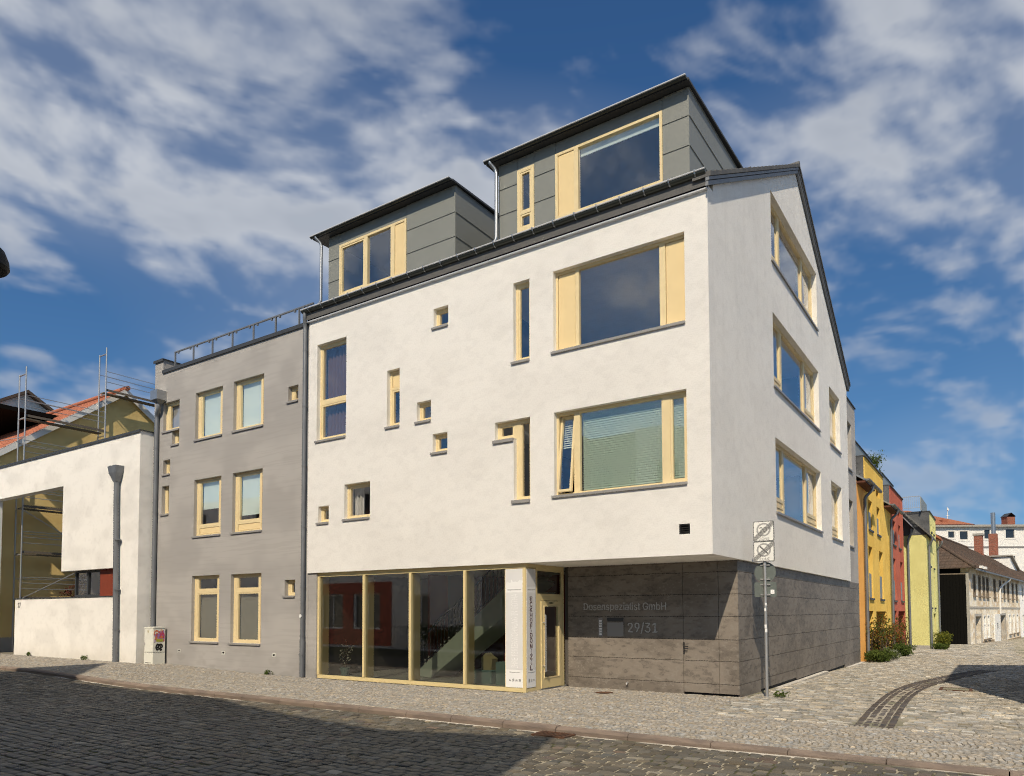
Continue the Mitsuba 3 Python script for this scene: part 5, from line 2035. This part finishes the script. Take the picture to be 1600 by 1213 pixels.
for a in wins + [(40.6, 42.6, -.8, 1.6)]:
    big = big.difference(sbox(a[0], a[2], a[1], a[3]))
put(k + '__street_wall', side_wall(big, LX, .45), 'paint_lime')
for a in wins:
    kk_ = num(k + '__window')
    m = M()
    ring(m, ('r', LX), a[0] + .002, a[1] - .002, a[2] + .002, a[3] - .002, .06, .30, .38)
    put(kk_, m, 'anthracite', exact=True)
    put(kk_ + '__pane', pquad(('r', LX), a[0] + .06, a[1] - .06, .34, a[2] + .06, a[3] - .06), 'dark_glass')
    put(kk_ + '__sill', M().box(LX - .2, LX + .06, a[0] - .05, a[1] + .05, a[2] - .1, a[2] - .002), 'anthracite')
put(k + '__door', M().box(LX - .44, LX - .40, 40.6, 42.6, -.8, 1.6), 'brown_wood')
m = M()
v = [(LX + .25, y, 6.36) for y in (36.0, 40.5)] + [(-.75, y, 8.45) for y in (36.0, 40.5)] + [(LX + .25, y, 6.22) for y in (36.0, 40.5)] + [(-.75, y, 8.31) for y in (36.0, 40.5)]
m.add(v, [[0, 1, 3, 2], [4, 6, 7, 5], [0, 2, 6, 4], [1, 5, 7, 3], [0, 4, 5, 1], [2, 3, 7, 6]])
put(k + '__roof', m, 'tile_grey')
m = M().box(-1.6, LX + .02, 39.0 - .03, 39.0 - .002, 6.0, 8.05)
put(k + '__slate_cheek', m, 'slate')
put(k + '__tower_cap', M().box(-2.6, LX + .05, 38.95, 44.5, 8.052, 8.12), 'anthracite')
put(k + '__roof_parapet', M().box(.55, .60, 38.6, 43.0, 8.122, 9.0), 'grey_metal_sheet')
kk_ = num(k + '__terrace_railing')
m = M()
m.box(-.75, .55, 38.58, 38.62, 9.02, 9.06)
m.box(-.75, .55, 38.585, 38.615, 8.30, 8.33)
put(kk_, m, 'steel_tube', exact=True)
for i in range(13):
    put(kk_ + '__bar', M().box(-.74 + i * .106, -.725 + i * .106, 38.59, 38.61, 8.12 if i % 6 == 0 else 8.33, 9.02), 'steel_tube')
downpipe(k + '__downpipe', [(LX + .30, 36.6, 6.2), (LX + .30, 36.6, 6.05), (LX + .10, 36.75, 5.7), (LX + .10, 36.75, -.7)], .065, 'dull_zinc')
downpipe(k + '__downpipe', [(.22, 36.15, 6.75), (.22, 36.15, 6.5), (.02, 36.15, 6.1), (.02, 36.15, -.7)], .065, 'dull_zinc')
put(k + '__side_roof', M().add([(-.5, 35.0, 7.9), (.35, 35.0, 6.85), (.35, 36.28, 6.85), (-.5, 36.28, 7.9), (-.5, 35.0, 7.8), (.35, 35.0, 6.75), (.35, 36.28, 6.75), (-.5, 36.28, 7.8)],
    [[0, 1, 2, 3], [4, 7, 6, 5], [0, 4, 5, 1], [1, 5, 6, 2]]), 'galvanised')
k = thing('red_eave_house', 'sliver of a house with red-brown eave between the lime-green house and the old shed', 'house')
put(k + '__wall', side_wall(sbox(44.52, -.8, 48.3, 6.9), .92, .4), 'paint_lime')
m = M()
m.add([(1.25, 44.6, 6.75), (1.25, 47.5, 6.75), (-1.5, 47.5, 8.6), (-1.5, 44.6, 8.6), (1.25, 44.6, 6.9), (1.25, 47.5, 6.9), (-1.5, 47.5, 8.75), (-1.5, 44.6, 8.75)], [[0, 3, 2, 1], [4, 5, 6, 7], [0, 1, 5, 4], [1, 2, 6, 5], [0, 4, 7, 3]])
put(k + '__roof', m, 'tile_red')
downpipe(k + '__downpipe', [(1.30, 45.3, 6.7), (1.30, 45.3, 6.5), (1.02, 45.5, 6.1), (1.02, 45.5, -.7)], .06, 'dull_zinc')

# terrace shrub on the yellow house
prng = np.random.default_rng(77)
k = thing('terrace_shrub', 'green shrub growing on the roof terrace of the yellow house', 'shrub')
st, cen = M(), []
for i in range(22):
    a = prng.uniform(0, 6.28)
    r = prng.uniform(.2, .9)
    p = np.array([-1.1, 28.4, 8.40])
    q = p + (r * math.cos(a) * .9, r * math.sin(a) * 1.3, prng.uniform(.6, 1.5))
    mid_ = (p + q) / 2 + prng.normal(0, .08, 3)
    st.tube([p, mid_, q], .012, 5)
    cen += [q, (mid_ + q) / 2]
put(k + '__stem', st, 'bark')
labels[put(k + '__leaf', leaves(2600, cen, .15, .05, prng), 'leaf_green')] = {'kind': 'stuff'}
put(k + '__tub', M().box(-1.45, -.75, 28.0, 28.8, 8.0, 8.42), 'anthracite')


def shrub(key, label, x, y, w, d, h, n, mats, size, seed, stems=14, cat='shrub'):
    rg = np.random.default_rng(seed)
    k = thing(key, label, cat)
    z = float(terr(x, y))
    st, cen = M(), []
    for i in range(stems):
        p = np.array([x + rg.uniform(-.3, .3) * w, y + rg.uniform(-.35, .35) * d, z - .02])
        hh = h * rg.uniform(.55, 1.0)
        q = np.array([x + rg.uniform(-.5, .5) * w, y + rg.uniform(-.5, .5) * d, z + hh])
        mid_ = (p + q) / 2 + rg.normal(0, .08 * h, 3)
        st.tube([p, mid_, q], [.02 * h ** .5, .015 * h ** .5, .005], 5)
        for t in (.35, .55, .75, .9, 1.0):
            cen.append(p + (q - p) * t + rg.normal(0, .07 * h, 3) * (.6, .8, .6))
    put(k + '__stem', st, 'bark')
    nm = ['leaf', 'leaf', 'leaf']
    for i, (mt, fr) in enumerate(mats):
        c = [cen[j] for j in range(len(cen)) if (j * 7 + i * 3) % len(mats) == i or len(mats) == 1]
        lab = {'leaf_rust': 'rust-brown leaves', 'leaf_green': 'green leaves', 'leaf_pale': 'pale leaves', 'leaf_lime': 'yellow-green leaves'}[mt]
        kl = put(k + '__leaf', leaves(int(n * fr), c, (.055 * w + .05, .055 * d + .05, .05 * h + .03), size, rg), mt, label=lab)
        labels[kl]['kind'] = 'stuff'
    return k


shrub('climbing_rose', 'tall leafy climber beside the downpipe of the orange bay', .20, 20.3, .70, 2.2, 1.7, 1250, [('leaf_green', .55), ('leaf_rust', .45)], .055, 3, 16)
shrub('climbing_rose', 'rust-leaved climber on the wall between the yellow house doors', .22, 23.6, .65, 2.4, 1.7, 1050, [('leaf_rust', .6), ('leaf_green', .4)], .055, 4, 14)
shrub('climbing_rose', 'sparse reddish climber at the foot of the red house', .24, 28.6, .65, 3.4, 1.8, 900, [('leaf_rust', .7), ('leaf_green', .3)], .055, 5, 14)
shrub('low_shrub', 'low dark green shrub at the end of the stone cladding', .38, 18.95, .95, 1.9, .42, 2600, [('leaf_green', 1.0)], .05, 6, 22)
shrub('low_shrub', 'low pale-leaved shrub before the yellow house', .55, 21.6, .9, 2.0, .40, 2000, [('leaf_pale', .6), ('leaf_green', .4)], .05, 7, 20)
shrub('low_shrub', 'dense rounded green shrub before the red house wall', .55, 25.6, .9, 2.4, .55, 2600, [('leaf_green', 1.0)], .05, 8, 22)
shrub('low_shrub', 'yellow-green shrub at the corner of the lime-green house', 1.55, 38.6, .9, 3.0, .95, 2200, [('leaf_lime', .8), ('leaf_green', .2)], .07, 9, 18)
shrub('low_shrub', 'flat green ground shrub before the lime-green house downpipe', 1.50, 36.4, .7, 1.6, .3, 1300, [('leaf_green', 1.0)], .06, 10, 14)

# ------------------------------------------------------------------ old houses at the end of the street (own frame: x along the facade, y = out of it)
th = math.radians(6.62)
DV, NV = np.array([math.sin(th), math.cos(th), 0]), np.array([math.cos(th), -math.sin(th), 0])
OF = np.eye(4)
OF[:3, 0], OF[:3, 1], OF[:3, 2], OF[:3, 3] = DV, -NV, (0, 0, 1), (2.70, 49.0, -.5)
# x: along the street, y: into the house (away from the street), z up; right-handed
OLD = thing('old_house', 'old weathered house with brown tiled roof and worn plaster at the end of the street', 'house')
XF[0] = OF
END = 31.6
ups = [(1.9, 2.9), (4.4, 5.4), (6.5, 7.5), (8.4, 9.6), (12.5, 13.7), (16.2, 17.2), (18.9, 19.9), (21.6, 22.8), (25.2, 26.4), (28.5, 29.7)]
lows = [(6.5, 7.6), (8.5, 9.5), (22.2, 23.5), (25.4, 26.5), (28.3, 29.6)]
doors = [(2.3, 5.0), (16.1, 19.4)]
poly = sbox(.0, -1.5, END, 5.5)
for a in ups:
    poly = poly.difference(sbox(a[0], 3.5, a[1], 4.95))
for a in lows:
    poly = poly.difference(sbox(a[0], .1, a[1], 1.85))
for a in doors:
    poly = poly.difference(sbox(a[0], -1.5, a[1], 1.85))
OP = ('f', 0.0)
put(OLD + '__facade', front_wall(poly, 0.0, .5), 'old_plaster')
m = M()
m.box(.0, .3, .52, 9.5, -1.5, 5.5)
m.box(.0, END, 9.2, 9.5, -1.5, 5.4)
put(OLD + '__side_wall', m, 'tarred_wood')
for i in range(11):
    put(OLD + '__tarred_board', M().box(-.07, -.004, .18 + i * .205, .18 + i * .205 + .195, -.45, 4.95), 'tarred_wood')
put(OLD + '__corner_board', M().box(-.09, -.002, -.02, .16, -1.2, 5.1), 'concrete')
put(OLD + '__board_head', M().box(-.10, -.002, .17, 2.6, 4.96, 5.06), 'weathered_wood')
put(OLD + '__side_plinth', M().box(-.12, -.002, -.05, 2.7, -1.5, -.46), 'rubble')
m = M()
for a, b in ((5.05, 11.8), (19.5, END)):
    m = M().box(a, b, -.05, -.002, -1.5, -.15 if a < 10 else -.45)
    put(OLD + '__plinth', m, 'rubble')
for a in ups:
    kk_ = num(OLD + '__window')
    m = M()
    ring(m, OP, a[0] - .10, a[1] + .10, 3.42, 5.03, .12, -.03, .10)
    pbox(m, OP, (a[0] + a[1]) / 2 - .05, (a[0] + a[1]) / 2 + .05, .02, .10, 3.54, 4.91)
    put(kk_, m, 'weathered_wood', exact=True)
    put(kk_ + '__pane', pquad(OP, a[0] + .02, a[1] - .02, .08, 3.54, 4.91), 'dark_glass')
    put(kk_ + '__sill', M().box(a[0] - .15, a[1] + .15, -.14, .0, 3.34, 3.415), 'weathered_wood')
for a in lows:
    kk_ = num(OLD + '__window')
    m = M()
    ring(m, OP, a[0] - .10, a[1] + .10, .02, 1.93, .12, -.03, .10)
    pbox(m, OP, a[0], a[1], .02, .10, 1.1, 1.2)
    put(kk_, m, 'white_paint', exact=True)
    put(kk_ + '__pane', pquad(OP, a[0] + .02, a[1] - .02, .08, .14, 1.81), 'dark_glass')
    put(kk_ + '__inner_panel', M().box(a[0] + .05, a[1] - .05, .06, .075, .45, 1.75), 'white_paint')
    put(kk_ + '__sill', M().box(a[0] - .12, a[1] + .12, -.14, .0, -.08, .015), 'weathered_wood')
for a in doors:
    kk_ = num(OLD + '__door')
    put(kk_, M().box(a[0], a[1], .40, .48, -1.5, 1.85), 'door_grey', exact=True)
    m = M()
    m.box(a[0] - .25, a[0], -.06, .45, -1.5, 1.852)
    m.box(a[1], a[1] + .25, -.06, .45, -1.5, 1.852)
    m.box(a[0] - .25, a[1] + .25, -.06, .45, 1.854, 2.05)
    put(kk_ + '__frame', m, 'concrete')
kk_ = num(OLD + '__white_door')
put(kk_, M().box(11.9, 15.4, -.10, -.01, -1.5, 1.98), 'white_paint', exact=True, label='white boarded door')
put(kk_ + '__handle', M().box(13.4, 13.6, -.13, -.101, .7, 1.2), 'black_iron')
m = M().box(.05, END, -.04, -.003, 2.45, 2.60)
put(OLD + '__string_course', m, 'concrete')
XF[0] = None
for key, a, b, c in (('old', -.35, END, OLD),):
    XF[0] = OF
    sl_ = 3.75 / 5.0
    # roof: hip towards the camera end; tile courses as lapped strips of tiles
    def rz2(yv):
        return 5.42 + (yv + .45) * sl_
    HL = 3.6

    def hipx(yv):
        return -.45 + (HL + .45) * min(max((yv + .45) / 5.05, 0), 1)
    m = M()
    za = rz2(4.6) - .05
    m.add([(-.45, -.45, 5.38), (END, -.45, 5.38), (END, 4.6, za), (HL, 4.6, za)], [[0, 1, 2, 3]])
    m.add([(-.45, 9.65, 5.38), (END, 9.65, 5.38), (END, 4.6, za), (HL, 4.6, za)], [[3, 2, 1, 0]])
    m.add([(-.45, -.45, 5.38), (HL, 4.6, za), (-.45, 9.65, 5.38)], [[0, 1, 2]])
    R2 = put(OLD + '__roof', m, 'tile_brown')
    rest = M()
    nc = 16
    for cidx in range(nc):
        y0_, y1_ = -.50 + cidx * 5.1 / nc, -.50 + (cidx + 1.12) * 5.1 / nc
        for j in range(int((END + .35) / .38)):
            x0_ = -.38 + j * .38 + (.19 if cidx % 2 else 0)
            if x0_ < hipx(y1_) - .1:
                continue
            v = [(x, y, rz2(y) + o) for x in (x0_, x0_ + .365) for (y, o) in ((y0_, -.02), (y0_, .05 + .012 * ((cidx * 3 + j * 7) % 4)), (y1_, -.02), (y1_, .01))]
            big_ = j < 18
            tgt = M() if big_ else rest
            tgt.add(v, [[0, 1, 3, 2], [4, 6, 7, 5], [0, 4, 5, 1], [2, 3, 7, 6], [0, 2, 6, 4], [1, 5, 7, 3]])
            if big_:
                put(f'{R2}__roof_tile', tgt, 'tile_brown')
    # tiles of the hip
    for cidx in range(nc):
        t0, t1 = cidx / nc, (cidx + 1.12) / nc
        ya, yb = -.45 + 5.05 * t0, 9.65 - 5.05 * t0
        for j in range(int((yb - ya) / .38)):
            yq = ya + j * .38 + .02
            if yq > 4.2:
                break
            v = []
            for y in (yq, yq + .365):
                for (t, o) in ((t0, -.02), (t0, .05 + .012 * ((cidx * 3 + j * 7) % 4)), (t1, -.02), (t1, .01)):
                    v.append((-.47 + (HL + .45) * t, y, 5.38 + (za - 5.38) * t + o + .03))
            tgt = M() if cidx * 12 + j < 110 else rest
            tgt.add(v, [[0, 2, 3, 1], [4, 5, 7, 6], [0, 1, 5, 4], [2, 6, 7, 3], [0, 4, 6, 2], [1, 3, 7, 5]])
            if tgt is not rest:
                put(f'{R2}__roof_tile', tgt, 'tile_brown')
    kf = put(f'{R2}__far_tile', rest, 'tile_brown')
    labels[kf] = {'kind': 'stuff'}
    m = M()
    m.tube([(HL, 4.6, za + .10), (END, 4.6, za + .10)], .14, 7)
    put(f'{R2}__ridge_tile', m, 'tile_brown', smooth=True)
    m = M()
    m.tube([(-.48, -.48, 5.46), (HL, 4.6, za + .12)], .13, 7)
    put(f'{R2}__hip_tile', m, 'tile_brown', smooth=True)
    m = M()
    m.box(-.3, END, -.62, -.50, 5.22, 5.34)
    put(OLD + '__gutter', m, 'dull_zinc')
    downpipe(OLD + '__downpipe', [(18.9, -.56, 5.25), (18.9, -.50, 5.1), (17.0, -.10, 4.5), (15.6, -.10, 4.2), (15.6, -.10, 2.0)], .09, 'white_paint')
    m = M()
    for x in (1.0, 2.6):
        put(OLD + '__snow_guard', M().box(x, x + .8, -.75, -.55, 5.42, 5.60), 'white_paint')
# white neighbour further along
NB = thing('white_old_house', 'whitewashed old house continuing the brown roof at the right edge', 'house')
poly = sbox(END + .004, -1.5, 70.0, 5.5)
nw = [(a, a + 1.4, z0, z1) for a in np.arange(33.6, 68, 4.3) for z0, z1 in ((3.45, 4.95), (.0, 1.85))]
for a in nw:
    poly = poly.difference(sbox(a[0], a[2], a[1], a[3]))
put(NB + '__facade', front_wall(poly, 0.0, .5), 'plaster_far')
for a in nw[:10]:
    kk_ = num(NB + '__window')
    m = M()
    ring(m, OP, a[0] - .08, a[1] + .08, a[2] - .08, a[3] + .08, .14, -.03, .1)
    put(kk_, m, 'white_paint', exact=True)
    put(kk_ + '__pane', pquad(OP, a[0] + .05, a[1] - .05, .08, a[2] + .05, a[3] - .05), 'dark_glass')
m = M()
m.add([(END + .01, -.45, 5.40), (70, -.45, 5.40), (70, 4.6, 9.17), (END + .01, 4.6, 9.17)], [[0, 1, 2, 3]])
m.add([(END + .01, 9.65, 5.40), (70, 9.65, 5.40), (70, 4.6, 9.17), (END + .01, 4.6, 9.17)], [[3, 2, 1, 0]])
RN = put(NB + '__roof', m, 'tile_brown')
rest = M()
for cidx in range(16):
    y0_, y1_ = -.50 + cidx * 5.1 / 16, -.50 + (cidx + 1.12) * 5.1 / 16
    for j in range(50):
        x0_ = END + .02 + j * .76
        v = [(x, y, rz2(y) + o) for x in (x0_, x0_ + .74) for (y, o) in ((y0_, -.02), (y0_, .05 + .012 * ((cidx * 3 + j * 7) % 4)), (y1_, -.02), (y1_, .01))]
        rest.add(v, [[0, 1, 3, 2], [4, 6, 7, 5], [0, 4, 5, 1], [2, 3, 7, 6], [0, 2, 6, 4], [1, 5, 7, 3]])
kf = put(f'{RN}__roof_tile', rest, 'tile_brown')
labels[kf] = {'kind': 'stuff'}
put(NB + '__gutter', M().box(END, 70, -.62, -.50, 5.22, 5.34), 'dull_zinc')
put(NB + '__chimney', M().box(36.9, 38.0, 3.9, 4.7, 8.3, 11.0), 'brick')
put(NB + '__chimney_cap', M().box(36.8, 38.1, 3.8, 4.8, 11.002, 11.25), 'concrete')
put(NB + '__tall_chimney', M().box(50.2, 51.4, 4.0, 4.9, 8.2, 12.3), 'brick')
put(NB + '__flue', M().tube([(50.8, 4.4, 12.3), (50.8, 4.4, 15.1)], .26, 12), 'galvanised', smooth=40)
m = M()
m.add([(46, 2.2, 6.9), (52.5, 2.2, 6.9), (52.5, 2.2, 7.6), (46, 2.2, 8.9)], [[0, 1, 2, 3]])
m.add([(46, 2.2, 6.9), (46, 2.2, 8.9), (46, 5.0, 8.9), (46, 5.0, 6.9)], [[0, 1, 2, 3]])
kk_ = num(NB + '__roof_dormer')
put(kk_, m, 'plaster_far', exact=True)
m = M().add([(45.7, 1.9, 9.0), (53.2, 1.9, 7.5), (53.2, 5.0, 7.5), (45.7, 5.0, 9.0), (45.7, 1.9, 9.16), (53.2, 1.9, 7.66), (53.2, 5.0, 7.66), (45.7, 5.0, 9.16)], [[0, 3, 2, 1], [4, 5, 6, 7], [0, 1, 5, 4], [3, 0, 4, 7]])
put(kk_ + '__dormer_roof', m, 'concrete')
XF[0] = None

# big white house in the background, square to the view
BH = thing('large_white_house', 'large white house with red-brown hipped roof rising behind the old roofs', 'house')
BF = np.eye(4)
BF[:3, 0], BF[:3, 1], BF[:3, 2], BF[:3, 3] = (.8295, .5585, 0), (-.5585, .8295, 0), (0, 0, 1), (-1.65, 84.45 + 28, 0)
XF[0] = BF
sc_ = (np.linalg.norm(np.array([-1.65, 84.45 + 28]) - CAM[:2])) / np.linalg.norm(np.array([-1.65, 84.45]) - CAM[:2])


def hz(z): return 1.8 + (z - 1.8) * sc_


# facade position was measured at 85 m; it stands at sc_ times that distance
BF[:3, 3] = (CAM[0] + (-1.65 - CAM[0]) * sc_, CAM[1] + (84.45 - CAM[1]) * sc_, 0)
poly = sbox(-9 * sc_, -2, 22 * sc_, hz(11.6))
bw = [(1.6, 2.55, 10.25, 11.2), (2.98, 4.12, 10.05, 11.22), (5.85, 6.72, 10.12, 11.38), (8.37, 9.6, 10.2, 11.45), (11.4, 12.6, 10.2, 11.45), (14.2, 15.4, 10.2, 11.45)]
bw += [(a, b, 6.9, 8.3) for a, b, _, _ in bw]
for a in bw:
    poly = poly.difference(sbox(a[0] * sc_, hz(a[2]), a[1] * sc_, hz(a[3])))
put(BH + '__wall', front_wall(poly, 0, .4), 'plaster_far')
for a in bw:
    kk_ = num(BH + '__window')
    m = M()
    b0, b1, c0, c1 = a[0] * sc_, a[1] * sc_, hz(a[2]), hz(a[3])
    ring(m, OP, b0 - .12, b1 + .12, c0 - .12, c1 + .12, .26, -.06, .12)
    put(kk_, m, 'white_paint', exact=True)
    put(kk_ + '__pane', pquad(OP, b0 + .1, b1 - .1, .08, c0 + .1, c1 - .1), 'dark_glass')
put(BH + '__string_course', M().box(-9 * sc_, 22 * sc_, -.12, -.003, hz(9.17), hz(9.33)), 'sill_metal')
m = M()
m.box(-9 * sc_, 22 * sc_, -.6, -.003, hz(11.60), hz(11.85))
put(BH + '__eave', m, 'concrete')
e0, e1, er, ed = hz(11.86), hz(13.6), 0, 11
m = M()
xa, xb = -9 * sc_, 4.6 * sc_
m.add([(xa, -.7, e0), (xb, -.7, e0), (xb, 16, e0), (xa, 16, e0), (xa + 4, 7.6, e1 + 1.0), (xb - 5.5, 7.6, e1 + 1.0)], [[0, 1, 5, 4], [2, 3, 4, 5]])
m.add([(xb, -.7, e0), (xb, 16, e0), (xb - 5.5, 7.6, e1 + 1.0)], [[0, 1, 2]])
put(BH + '__roof', m, 'tile_rust')
m = M()
m.add([(xb - 1, .2, e0), (22 * sc_, .2, e0), (22 * sc_, 9, e0 + 1.0), (xb - 1, 9, e0 + 1.0)], [[0, 1, 2, 3]])
put(BH + '__low_roof', m, 'tile_rust')
put(BH + '__chimney', M().box(9.3 * sc_, 10.2 * sc_, 1.0, 2.4, hz(11.8), hz(12.95)), 'brick')
m = M()
m.add([(9.2 * sc_, .9, hz(12.95)), (10.3 * sc_, .9, hz(12.95)), (9.75 * sc_, .9, hz(13.4)), (9.2 * sc_, 2.5, hz(12.95)), (10.3 * sc_, 2.5, hz(12.95)), (9.75 * sc_, 2.5, hz(13.4))], [[0, 1, 4, 3], [1, 2, 5, 4], [2, 0, 3, 5]])
put(BH + '__chimney_hood', m, 'anthracite')
put(BH + '__small_chimney', M().box(1.3 * sc_, 1.98 * sc_, .4, 1.4, hz(11.6), hz(12.55)), 'tile_red')
m = M()
m.tube([(2.9 * sc_, 2.5, hz(12.2)), (2.9 * sc_, 2.5, hz(14.25))], .05, 6)
m.tube([(2.7 * sc_, 2.5, hz(13.2)), (3.1 * sc_, 2.5, hz(13.2))], .04, 6)
m.tube([(2.9 * sc_, 2.3, hz(13.95)), (2.9 * sc_, 2.35, hz(13.95))], .16, 12)
put(BH + '__antenna', m, 'white_paint')
XF[0] = None

# ------------------------------------------------------------------ across the street and across the side street (they cast the shadows, the glazing mirrors them)
def prof_house(key, label, xz, y0, y1, wallmat, roofmat, wins, doors=()):
    k = thing(key, label, 'house')
    poly = Polygon(xz)
    for a in wins:
        poly = poly.difference(sbox(a[0], a[2], a[1], a[3]))
    w = front_wall(poly, 0, .4)
    vv, ff = w.mesh()
    vv = np.stack([vv[:, 0], y1 - vv[:, 1], vv[:, 2]], 1)          # faces +y
    put(k + '__street_wall', M().add(vv, ff[:, ::-1]), wallmat)
    t = front_wall(Polygon(xz), 0, y1 - y0 - .8)
    vv, ff = t.mesh()
    vv = np.stack([vv[:, 0], y1 - .6 - vv[:, 1], vv[:, 2]], 1)
    put(k + '__body', M().add(vv, ff[:, ::-1]), 'interior_dark')
    for a in wins:
        kk_ = num(k + '__window')
        m = M()
        for (p, q, r, s) in ((a[0], a[0] + .08, a[2], a[3]), (a[1] - .08, a[1], a[2], a[3]), (a[0] + .08, a[1] - .08, a[3] - .08, a[3]), (a[0] + .08, a[1] - .08, a[2], a[2] + .08), ((a[0] + a[1]) / 2 - .04, (a[0] + a[1]) / 2 + .04, a[2] + .08, a[3] - .08)):
            m.box(p, q, y1 - .2, y1 - .1, r, s)
        put(kk_, m, 'white_paint', exact=True)
        put(kk_ + '__pane', M().quad((a[1] - .05, y1 - .15, a[2] + .05), (a[0] + .05, y1 - .15, a[2] + .05), (a[0] + .05, y1 - .15, a[3] - .05), (a[1] - .05, y1 - .15, a[3] - .05)), 'dark_glass')
    return k


def grid(x0, x1, n, rows, w=1.1):
    xs = np.linspace(x0, x1, n)
    return [(x - w / 2, x + w / 2, z0, z1) for x in xs for z0, z1 in rows]


FY = -14.0
prof_house('opposite_house', 'house across the street that throws its shadow over the dark road', [(-8.0, -.3), (2.12, -.3), (2.12, 9.28), (.9, 8.85), (-.9, 8.33), (-3.7, 8.70), (-6.8, 9.45), (-8.0, 9.45)], -25, FY,
           'plaster_annex', 'tile_brown', grid(-6.6, .6, 4, ((1.0, 2.7), (4.0, 5.7), (6.6, 8.0))))
prof_house('opposite_house', 'plain house across the street mirrored in the shop glazing', [(-15.9, -.3), (-8.05, -.3), (-8.05, 9.35), (-12.6, 9.25), (-15.9, 12.3)], -25, FY,
           'concrete', 'tile_brown', grid(-14.4, -9.6, 3, ((1.0, 2.7), (4.0, 5.7), (6.6, 8.2))))
k = prof_house('opposite_house', 'pale house with orange-red shop front mirrored in the left shop pane', [(-80, -.3), (-15.95, -.3), (-15.95, 9.30), (-22, 9.2), (-34, 8.9), (-60, 9.6), (-80, 9.4)], -25, FY,
               'plaster_annex', 'tile_brown', grid(-48, -18, 11, ((4.2, 5.9), (6.7, 8.3))) + [(-27.2, -25.4, .9, 2.8), (-24.6, -22.6, .9, 2.8), (-20.5, -19.2, 1.0, 2.7)])
m = M()
for a, b, c, d in ((-28.2, -27.2, .0, 3.4), (-25.4, -24.6, .0, 3.4), (-22.6, -21.8, .0, 3.4), (-27.2, -25.4, .0, .9), (-24.6, -22.6, .0, .9), (-27.2, -25.4, 2.8, 3.4), (-24.6, -22.6, 2.8, 3.4)):
    m.box(a + .004, b - .004, FY + .003, FY + .05, c, d)
put(k + '__shop_front', m, 'paint_red')
k = thing('front_railing', 'black iron railing across the street mirrored in the shop glazing', 'railing')
m = M()
m.box(-20.5, -12.5, -12.62, -12.58, 1.05, 1.09)
m.box(-20.5, -12.5, -12.61, -12.59, .18, .21)
put(k + '__rail', m, 'black_iron')
for i in range(41):
    put(k + '__bar', M().box(-20.5 + i * .2 - .008, -20.5 + i * .2 + .008, -12.608, -12.592, .03, 1.05), 'black_iron')
shrub('front_hedge', 'green hedge behind the railing across the street', -16.2, -13.2, 7.0, .9, 1.0, 5000, [('leaf_green', 1.0)], .07, 40, 40)

k = thing('side_street_house', 'house across the side street whose shadow falls on the pale cobbles', 'house')
EX = 5.55
put(k + '__wall', M().box(EX, EX + 8, 1.75, 11.1, -1, 6.55), 'plaster_grey')
m = M()
m.add([(EX - .05, 1.7, 6.56), (EX - .05, 11.15, 6.56), (EX + 4, 11.15, 8.6), (EX + 4, 1.7, 8.6), (EX + 8.1, 1.7, 6.56), (EX + 8.1, 11.15, 6.56)], [[0, 3, 2, 1], [3, 4, 5, 2]])
m.add([(EX - .05, 1.7, 6.56), (EX + 8.1, 1.7, 6.56), (EX + 4, 1.7, 8.6)], [[0, 1, 2]])
m.add([(EX - .05, 11.15, 6.56), (EX + 4, 11.15, 8.6), (EX + 8.1, 11.15, 6.56)], [[0, 1, 2]])
put(k + '__roof', m, 'tile_brown')
